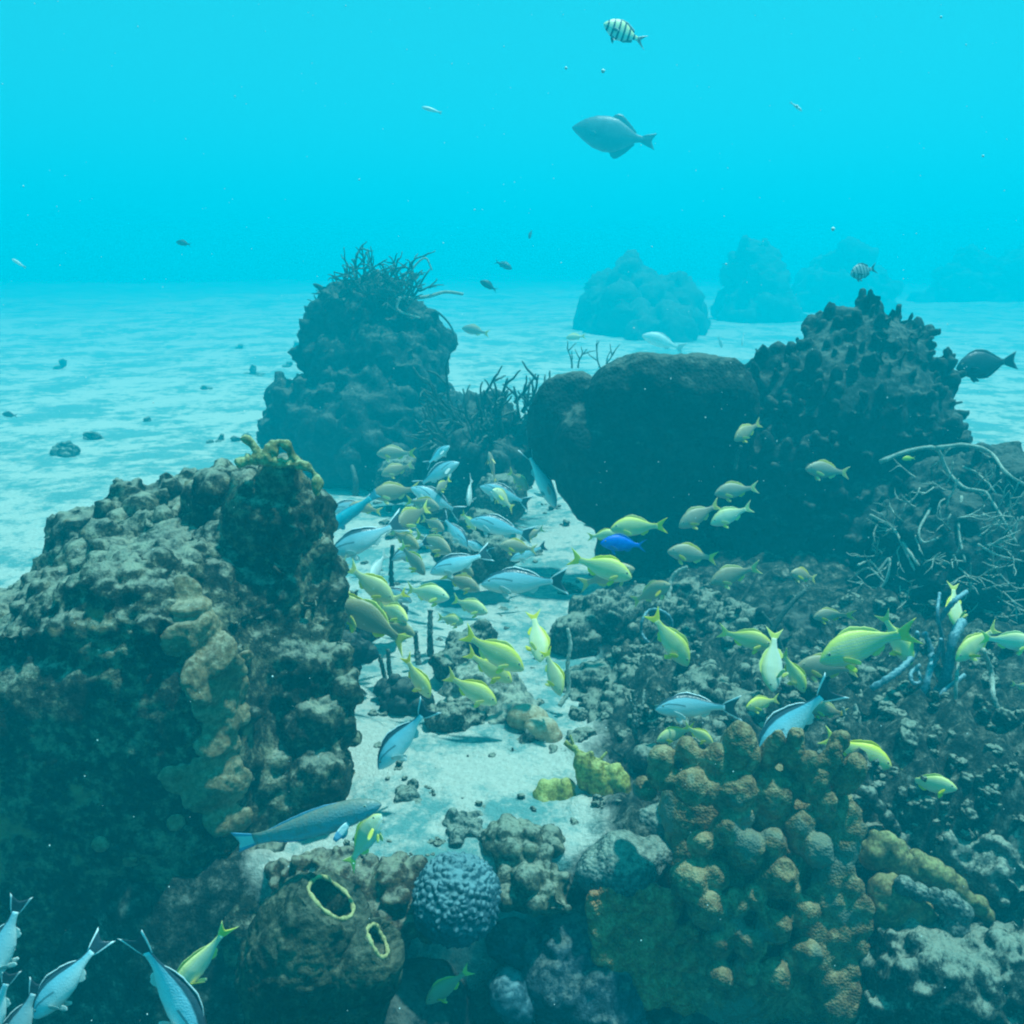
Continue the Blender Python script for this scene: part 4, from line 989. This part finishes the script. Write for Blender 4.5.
SK = {
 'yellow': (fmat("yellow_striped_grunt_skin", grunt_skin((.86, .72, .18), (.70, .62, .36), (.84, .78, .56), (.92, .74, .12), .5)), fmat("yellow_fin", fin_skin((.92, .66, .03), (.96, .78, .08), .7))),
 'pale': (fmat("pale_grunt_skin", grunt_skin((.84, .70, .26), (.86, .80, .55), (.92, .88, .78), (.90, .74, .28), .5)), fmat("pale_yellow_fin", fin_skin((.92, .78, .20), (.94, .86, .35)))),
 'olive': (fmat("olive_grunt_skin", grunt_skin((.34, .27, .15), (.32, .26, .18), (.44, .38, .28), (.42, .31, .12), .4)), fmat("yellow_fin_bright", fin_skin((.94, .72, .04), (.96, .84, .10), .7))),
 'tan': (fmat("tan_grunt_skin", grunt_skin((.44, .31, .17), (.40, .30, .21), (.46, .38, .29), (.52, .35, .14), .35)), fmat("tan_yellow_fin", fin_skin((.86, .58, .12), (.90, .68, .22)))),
 'margate': (fmat("silver_fish_skin", margate_skin, .32, .6), fmat("black_white_edged_fin", fin_skin((.02, .035, .05), (.85, .90, .90), .78))),
 'parrot': (fmat("blue_green_fish_skin", parrot_skin), fmat("blue_tail", fin_skin((.50, .66, .68), (.10, .32, .50), .6))),
 'trigger': (fmat("grey_triggerfish_skin", flat_skin((.03, .09, .12), (.07, .15, .18))), fmat("grey_fin", fin_skin((.05, .12, .15), (.04, .10, .12)))),
 'sergeant': (fmat("barred_fish_skin", bars_skin), fmat("clear_grey_fin", fin_skin((.10, .16, .18), (.55, .60, .60)))),
 'darkbar': (fmat("dark_barred_fish_skin", sergeant_dark), fmat("dark_fin", fin_skin((.03, .06, .08), (.05, .09, .10)))),
 'dark': (fmat("black_fish_skin", flat_skin((.015, .03, .045), (.03, .05, .06))), fmat("black_fin", fin_skin((.015, .03, .04), (.03, .06, .07)))),
 'blue': (fmat("royal_blue_fish_skin", flat_skin((.01, .08, .62), (.01, .16, .75))), fmat("royal_blue_fin", fin_skin((.01, .09, .45), (.01, .10, .40)))),
 'white': (fmat("white_fish_skin", flat_skin((.66, .68, .64), (.78, .80, .76))), fmat("white_fin", fin_skin((.60, .62, .58), (.70, .72, .68)))),
 'lemon': (fmat("lemon_fish_skin", flat_skin((.75, .68, .08), (.80, .74, .15))), fmat("lemon_fin", fin_skin((.75, .68, .08), (.8, .75, .2)))),
 'turq': (fmat('turquoise_fish_skin', flat_skin((.05, .36, .46), (.10, .42, .50))), fmat('turquoise_fin', fin_skin((.06, .38, .50), (.05, .30, .45)))),
}
EYE = fmat("fish_eye", lambda t, v, x, z, obj: ramp(t, v, [(.30, (.45, .45, .32)), (.40, (.01, .02, .03))]), .1, .6)
_cache = {}
def fish_mesh(sp, skin, bend):
    key = (sp, skin, bend)
    if key in _cache: return _cache[key]
    res = []
    gk = (sp, bend)
    for nm, (V, F, A, sm) in fish_parts(sp, bend).items():
        me = mesh_from(nm.rstrip('_'), V, F, True)
        a = me.attributes.new("v", 'FLOAT', 'POINT'); a.data.foreach_set("value", np.array(A, np.float32))
        bmm = bmesh.new(); bmm.from_mesh(me); bmesh.ops.recalc_face_normals(bmm, faces=bmm.faces); bmm.to_mesh(me); bmm.free()
        body, fin = SK[skin]
        m = EYE if nm.startswith('eye') else body if nm == 'body' else fin
        if skin == 'margate' and nm.rstrip('_') in ('pectoral_fin', 'pelvic_fin', 'anal_fin'): m = SK['white'][1]
        me.materials.append(m); res.append((nm.rstrip('_'), me))
    _cache[key] = res
    return res

RIGHT = Vector((1, 0, 0)); UPV = Vector((0, math.sin(PITCH), math.cos(PITCH))); FWD = Vector((0, math.cos(PITCH), -math.sin(PITCH)))
N_FISH = {}
def fish(name, sp, skin, s, t_, D, label, turn=0, roll=12, bend=0, group=None, cat="fish", full=True):
    """s: snout pixel, t_: tail pixel, turn: degrees the head swings towards the camera, roll: degrees"""
    a, b_ = P(*s, D), P(*t_, D); d = a - b_
    L = d.length / math.cos(R(turn)); f = (d.normalized() * math.cos(R(turn)) - FWD * math.sin(R(turn))).normalized()
    up = Vector((0, 0, 1)); up = (up - f * up.dot(f))
    if up.length < .25: up = UPV * .3 + RIGHT - f * (UPV * .3 + RIGHT).dot(f)
    up.normalize(); roll = roll * (1 if f.cross(up).dot(FWD) > 0 else -1)      # positive roll: back leans away from the camera
    up = (Matrix.Rotation(R(roll), 3, f) @ up).normalized(); side = up.cross(f).normalized()
    M = Matrix((f, side, up)).transposed().to_4x4()
    mid = (a + b_) / 2; root_p = mid + f * L * .5
    e = bpy.data.objects.new(name, None); COL.objects.link(e); e.empty_display_size = .03
    e.matrix_world = Matrix.Translation(root_p) @ M @ Matrix.Diagonal((L, L, L, 1))
    tag(e, label, cat, group)
    for nm, me in fish_mesh(sp, skin, bend):
        if not full and nm in ('eye', 'pelvic_fin', 'pectoral_fin'): continue
        o = bpy.data.objects.new(nm, me); COL.objects.link(o); o.parent = e
    return e

GY = "yellow grunts schooling over the reef"; GM = "silver fish with black back stripes"
def gr(skin, s, t_, D, label, **k): fish("grunt_fish", 'grunt', skin, s, t_, D, label, group=GY, **k)
def mg(s, t_, D, label, sp='margate', **k): fish("silver_fish", sp, 'margate', s, t_, D, label, group=GM, **k)

# rear left, in the haze over the sand
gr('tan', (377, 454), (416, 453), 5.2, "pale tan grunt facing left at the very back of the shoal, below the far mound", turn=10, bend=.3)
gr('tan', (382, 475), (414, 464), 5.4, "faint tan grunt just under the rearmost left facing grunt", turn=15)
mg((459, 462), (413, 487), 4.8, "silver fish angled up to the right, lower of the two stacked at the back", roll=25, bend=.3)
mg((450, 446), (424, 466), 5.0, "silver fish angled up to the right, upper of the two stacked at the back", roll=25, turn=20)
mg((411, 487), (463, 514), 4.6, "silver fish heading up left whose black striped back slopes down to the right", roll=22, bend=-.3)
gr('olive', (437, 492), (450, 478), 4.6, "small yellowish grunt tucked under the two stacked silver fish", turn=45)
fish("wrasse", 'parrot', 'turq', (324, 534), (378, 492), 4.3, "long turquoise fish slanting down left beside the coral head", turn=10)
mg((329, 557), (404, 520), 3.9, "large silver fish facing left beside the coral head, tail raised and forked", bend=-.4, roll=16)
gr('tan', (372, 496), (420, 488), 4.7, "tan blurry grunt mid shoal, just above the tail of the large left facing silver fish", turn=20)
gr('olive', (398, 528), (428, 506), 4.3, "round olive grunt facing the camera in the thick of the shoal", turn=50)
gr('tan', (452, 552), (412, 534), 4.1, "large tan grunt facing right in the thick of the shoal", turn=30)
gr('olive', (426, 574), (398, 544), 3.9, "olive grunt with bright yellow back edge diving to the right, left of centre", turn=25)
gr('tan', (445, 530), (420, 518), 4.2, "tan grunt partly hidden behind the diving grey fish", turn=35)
gr('tan', (489, 452), (496, 484), 4.9, "narrow tan grunt seen edge on, standing head up at the back", turn=20, roll=70)
gr('tan', (528, 490), (508, 470), 4.8, "tan grunt diving right near the black sponge's left edge", turn=35)
fish("silver_fish", 'margate', 'white', (469, 506), (471, 476), 4.5, "small plain white fish standing head down at the back of the shoal", turn=40, group=GM)
mg((480, 486), (532, 504), 4.6, "silver fish with a long dark back running down right, highest near the black sponge", bend=.3, roll=14)
gr('pale', (493, 490), (514, 510), 4.4, "pale yellow grunt squeezed between the silver fish near the black sponge", turn=45)
mg((470, 520), (535, 536), 4.1, "bright silver fish facing left, black stripe sloping to a forked tail near the sponge", roll=16, bend=.3)
gr('yellow', (476, 530), (461, 512), 4.2, "small yellow grunt diving between two silver fish at centre", turn=30)
fish("silver_fish", 'margate', 'margate', (468, 547), (440, 514), 4.0, "grey silver fish diving to the right with arched back, centre of the shoal", turn=15, roll=25, group=GM)
mg((462, 542), (494, 553), 4.1, "small shaded silver fish right of the diving grey fish", turn=20, roll=10)
mg((430, 573), (492, 552), 3.7, "silver fish facing left above the mint coloured grunts, tail lifted", roll=16, bend=-.3)
mg((481, 584), (569, 580), 3.5, "longest silver fish facing left over the shaded sand at centre, black and white edged tail", roll=16, bend=.25)
gr('tan', (500, 545), (538, 550), 3.9, "dull tan grunt half hidden right of centre behind the silver fish", turn=20)
gr('tan', (480, 590), (440, 574), 3.8, "tan grunt with yellow fins behind the front silver fish's head", turn=10)
mg((510, 560), (548, 545), 4.2, "dim blue silver fish in the black sponge's shadow", turn=10)
mg((330, 512), (372, 500), 4.9, "dim silver fish far back above the large left facing one", turn=10)
gr('tan', (520, 540), (545, 528), 4.4, "tan grunt against the shadow edge of the black sponge", turn=20)
fish("silver_fish", 'margate', 'margate', (556, 508), (524, 446), 4.6, "slender blue white fish slanting down along the black sponge's left edge", turn=0, roll=75, group=GM)  # fish shape put in place of the sponge's sunlit rim
gr('tan', (350, 505), (382, 512), 4.8, "washed out tan grunt left of the rear shoal", turn=15)

# yellow school, left centre
gr('pale', (317, 592), (346, 560), 3.6, "pale grunt facing down left at the left end of the yellow school", turn=35, roll=-10)
fish("silver_fish", 'margate', 'white', (372, 582), (384, 552), 3.7, "small white fish above the yellow school facing the camera", turn=50, group=GM)
gr('yellow', (394, 602), (344, 566), 3.45, "yellow grunt heading down right at the top left of the yellow school", bend=.3)
gr('yellow', (372, 628), (326, 580), 3.4, "yellow grunt with upright fin partly behind the big olive one", turn=10, bend=-.2)
gr('olive', (336, 604), (414, 640), 3.2, "biggest olive grunt with bright yellow outline and tail drooping to the right", roll=8, bend=.5)
gr('pale', (450, 597), (400, 590), 3.4, "mint coloured grunt facing right, in the middle of the yellow school", turn=20, bend=.3)
gr('pale', (410, 618), (374, 606), 3.4, "round mint grunt turned to the camera above the big olive one", turn=45)
fish("silver_fish", 'margate', 'margate', (412, 602), (372, 584), 3.7, "grey fish with black back behind the mint grunts", group=GM)
gr('olive', (416, 634), (380, 622), 3.35, "small brownish grunt between the round mint grunt and the olive one's tail", turn=20)
gr('yellow', (430, 698), (402, 656), 3.15, "yellow tailed grunt diving to the right just below the school", bend=.2, roll=8)
gr('pale', (488, 612), (448, 600), 3.4, "bright pale yellow grunt facing right, right of the mint one", turn=20, bend=.3)
gr('pale', (464, 622), (436, 618), 3.45, "small very pale grunt showing its belly under the right facing pale one", turn=35)
gr('yellow', (524, 670), (460, 634), 3.0, "large striped yellow grunt heading down right above the rock mound", bend=.3)
gr('yellow', (512, 682), (464, 652), 3.15, "yellow grunt hidden behind the large striped one above the rock mound", bend=.2)
gr('yellow', (497, 704), (443, 676), 3.0, "yellow grunt gliding down right over the rock mound", bend=.3)
gr('yellow', (540, 660), (533, 611), 3.1, "narrow yellow grunt head down, left of the pair by the white rod", turn=30, roll=75)
gr('yellow', (560, 694), (545, 649), 3.0, "slim yellow grunt head down, right next to the straight white rod", turn=20, roll=40)

gr('yellow', (372, 612), (408, 592), 3.5, "lemon grunt facing left between the mint grunt and the big olive one", turn=15)
gr('pale', (352, 600), (330, 574), 3.55, "pale lemon grunt nose down at the upper left edge of the yellow school", turn=30)
gr('tan', (420, 548), (388, 530), 4.0, "tan grunt facing right just above the yellow school", turn=25)
gr('tan', (440, 508), (404, 500), 4.5, "dusky tan grunt facing right in the heart of the rear shoal", turn=20)
mg((392, 560), (430, 540), 4.0, "silver fish squeezed between tan grunts in the middle of the shoal", turn=10)
gr('olive', (474, 575), (450, 560), 3.9, "dusky grunt under the front silver fish's belly", turn=30)
# in front of the smooth black sponge
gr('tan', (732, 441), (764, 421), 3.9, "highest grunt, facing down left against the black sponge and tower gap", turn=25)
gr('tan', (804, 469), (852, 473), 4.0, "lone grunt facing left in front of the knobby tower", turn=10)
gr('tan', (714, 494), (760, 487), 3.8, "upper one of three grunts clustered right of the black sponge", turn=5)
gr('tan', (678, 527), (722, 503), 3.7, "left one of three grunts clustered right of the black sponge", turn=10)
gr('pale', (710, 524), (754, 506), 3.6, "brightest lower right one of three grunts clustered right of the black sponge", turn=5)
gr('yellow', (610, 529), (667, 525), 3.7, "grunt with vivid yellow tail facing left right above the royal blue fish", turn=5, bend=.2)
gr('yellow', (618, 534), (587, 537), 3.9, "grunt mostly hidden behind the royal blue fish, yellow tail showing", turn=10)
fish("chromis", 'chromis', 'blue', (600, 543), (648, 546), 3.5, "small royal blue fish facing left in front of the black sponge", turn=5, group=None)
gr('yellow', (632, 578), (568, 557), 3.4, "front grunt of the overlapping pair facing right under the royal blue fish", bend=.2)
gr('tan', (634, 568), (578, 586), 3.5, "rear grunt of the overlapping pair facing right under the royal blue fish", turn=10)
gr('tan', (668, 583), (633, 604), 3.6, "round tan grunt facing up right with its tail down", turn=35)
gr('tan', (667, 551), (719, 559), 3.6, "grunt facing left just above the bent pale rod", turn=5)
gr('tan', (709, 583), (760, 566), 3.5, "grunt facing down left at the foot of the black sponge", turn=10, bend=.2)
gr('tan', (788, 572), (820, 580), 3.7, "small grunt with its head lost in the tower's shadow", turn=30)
fish("damselfish", 'chromis', 'lemon', (902, 459), (916, 458), 3.8, "tiny lemon yellow fish in front of the knobby tower", full=False)

# right of centre over the rubble
gr('yellow', (688, 666), (650, 612), 3.0, "slim yellow tailed grunt diving head down to the right over dark clumps", bend=.2, roll=16)
gr('yellow', (772, 646), (718, 632), 3.1, "round yellow tailed grunt facing right with a dark eye, above the silver fish", turn=10, bend=.2)
gr('pale', (769, 690), (778, 628), 3.0, "narrow bright yellow grunt hanging head down right of the round one", turn=20, roll=70)
gr('tan', (812, 617), (849, 613), 3.5, "small tan grunt with raised tail left of the rope sponge", turn=10, bend=.7)
gr('yellow', (803, 692), (782, 650), 3.05, "slim grunt diving right above the dark silver fish's tail", turn=10, roll=12)
gr('tan', (795, 666), (862, 670), 3.1, "tan grunt facing left under the biggest right hand grunt", turn=5)
gr('yellow', (818, 661), (912, 627), 2.8, "biggest striped grunt facing left at right, yellow tail raised", turn=5, bend=.3)
gr('yellow', (908, 664), (884, 612), 3.0, "grunt diving right behind the biggest right hand grunt's tail", turn=15)
gr('yellow', (952, 627), (958, 582), 3.2, "narrow yellow grunt head down behind the top of the rope sponge", turn=25, roll=70)
gr('yellow', (953, 660), (1002, 626), 2.9, "yellow tailed grunt facing down left right of the rope sponge", turn=10)
gr('pale', (1034, 645), (982, 638), 2.8, "very bright pale grunt cut by the right edge", turn=15)
gr('tan', (1034, 690), (1012, 684), 2.9, "tan grunt barely in frame at the right edge", turn=15)
mg((655, 709), (738, 704), 2.75, "silver fish facing left with black back, above the brown lobed coral", roll=16, bend=.4)
mg((756, 756), (834, 682), 2.5, "big dark blue silver fish diving left behind the brown lobed coral", roll=25, bend=.2)
gr('yellow', (744, 706), (782, 700), 2.85, "yellow grunt partly hidden behind the big dark silver fish", turn=20)
gr('yellow', (656, 740), (697, 728), 2.75, "yellow grunt resting just above the brown lobed coral's left top", turn=10)
gr('yellow', (712, 742), (684, 726), 2.7, "small yellow tail and body poking out above the brown lobed coral", turn=20)
gr('tan', (806, 706), (850, 716), 2.85, "dull yellow grunt right of the big dark silver fish", turn=15)
gr('yellow', (892, 768), (824, 738), 2.6, "large yellow grunt facing right behind the lobed coral's right fingers", bend=.25)
gr('yellow', (800, 756), (846, 748), 2.75, "yellow grunt behind the finger tips of the brown lobed coral", turn=10)
gr('pale', (938, 752), (902, 742), 2.75, "small pale grunt facing right, upper of two at lower right", turn=25)
gr('yellow', (953, 786), (904, 782), 2.5, "plump yellow grunt facing right, lower of two at lower right", turn=20, bend=.4)

# foreground
fish("wrasse", 'parrot', 'parrot', (381, 803), (229, 852), 2.05, "long blue green fish swimming right in front of the big coral head", bend=.15, roll=4)
gr('pale', (382, 812), (346, 871), 2.15, "slim pale yellow grunt standing nose up under the long blue green fish", turn=10, roll=40)
mg((378, 769), (432, 702), 2.6, "lone silver fish diving left over the central sand patch", roll=20, bend=.1)
gr('pale', (176, 992), (229, 926), 1.9, "pale yellow grunt diving left in the dark bottom left corner", turn=10, roll=-10)
mg((202, 1052), (141, 922), 1.75, "brightest silver fish diving right out of the bottom edge", sp='silver', roll=18, bend=-.2)
mg((34, 1018), (102, 940), 1.85, "silver fish diving left, second from the right in the bottom left group", sp='silver', roll=20, bend=-.2)
mg((-12, 986), (22, 894), 1.9, "silver fish nose down at the left edge with tall thin tail", sp='silver', roll=20)
mg((4, 1060), (40, 978), 2.0, "silver fish mostly below the frame between its two neighbours at bottom left", sp='silver', roll=20)
mg((-20, 1050), (12, 968), 1.95, "silver fish cut off by the bottom left corner", sp='silver', roll=20)
gr('tan', (426, 1001), (472, 970), 2.25, "dim tan fish hiding in the dark hollow at the bottom edge", turn=10)

# open water
fish("triggerfish", 'trigger', 'trigger', (572, 127), (657, 142), 9.0, "large grey triggerfish alone in open water at the top")
fish("sergeant_major", 'sergeant', 'sergeant', (603, 27), (648, 40), 4.0, "black and white barred fish near the top edge", turn=15)
fish("sergeant_major", 'sergeant', 'darkbar', (848, 276), (880, 266), 5.5, "dim barred fish hovering above the knobby tower", turn=20)
fish("surgeonfish", 'surgeon', 'dark', (956, 368), (1018, 360), 4.8, "dark oval surgeonfish over the pale sand at right edge")
fish("damselfish", 'chromis', 'dark', (480, 281), (498, 291), 8, "small dark fish just above the sand horizon, lower of two", full=False)
fish("damselfish", 'chromis', 'trigger', (512, 269), (494, 261), 9, "small faint fish just above the sand horizon, upper of two", full=False)
fish("damselfish", 'chromis', 'trigger', (529, 239), (532, 229), 9, "tiny faint fish standing upright in open water at centre", full=False)
fish("damselfish", 'chromis', 'dark', (176, 242), (192, 245), 9, "small dark fish alone in open water at left", full=False)
fish("small_fish", 'parrot', 'white', (422, 107), (442, 113), 6, "small white fish gliding in open water, upper left of centre", full=False)
fish("small_fish", 'parrot', 'white', (802, 111), (790, 102), 6, "tiny white fish in open water at upper right", full=False)
fish("small_fish", 'parrot', 'white', (12, 259), (26, 268), 7, "tiny white fish at the left edge above the sand", full=False)
fish("distant_fish", 'margate', 'white', (642, 335), (686, 350), 11, "pale fish fading into the haze in front of the distant reef, facing left", group="pale fish in the far haze", full=False)
fish("distant_fish", 'margate', 'white', (742, 346), (744, 332), 11, "tiny pale fish in the haze above the black sponge's right shoulder", group="pale fish in the far haze", full=False)
fish("distant_fish", 'margate', 'white', (722, 348), (718, 336), 11, "tiny faint fish in the haze above the black sponge's top", group="pale fish in the far haze", full=False)
fish("distant_fish", 'grunt', 'tan', (462, 328), (490, 334), 9, "faint tan fish over the bright sand strip at centre", group="pale fish in the far haze", full=False)
fish("distant_fish", 'grunt', 'pale', (566, 338), (586, 336), 8, "pale yellowish fish above the black sponge's left lobe", group="pale fish in the far haze", full=False)
fish("damselfish", 'chromis', 'dark', (2, 414), (18, 416), 8, "small dark fish low over the sand at the left edge", full=False)

# ------------------------------------------------------------------ drifting specks
rg = np.random.default_rng(9); V0, F0 = ICO[1]; Vs, Fs = [], []; n = 0
for i in range(700):
    D = rg.uniform(.7, 4.5); p = P(rg.uniform(-60, 1084), rg.uniform(-60, 1084), D)
    if p.z < .1: continue
    r = rg.uniform(.0004, .0013) * (.4 + D * .32)
    Vs.append(V0 * r * np.array([1, 1, rg.uniform(.6, 1.6)]) + np.array(p[:])); Fs.append(F0 + n); n += len(V0)
for (x, y, D, r) in [(603, 71, 1.5, .0036), (566, 68, 1.5, .0026), (833, 229, 2, .0046), (797, 106, 2, .003), (941, 17, 2, .003), (983, 156, 2, .003)]:
    Vs.append(V0 * r + np.array(P(x, y, D)[:])); Fs.append(F0 + n); n += len(V0)
mS, tS, bS = newmat("suspended_particle", .6, .3); bS.inputs["Base Color"].default_value = (.8, .82, .78, 1)
tag(link("drifting_specks", mesh_from("drifting_specks", np.concatenate(Vs), np.concatenate(Fs)), mS), kind="stuff")
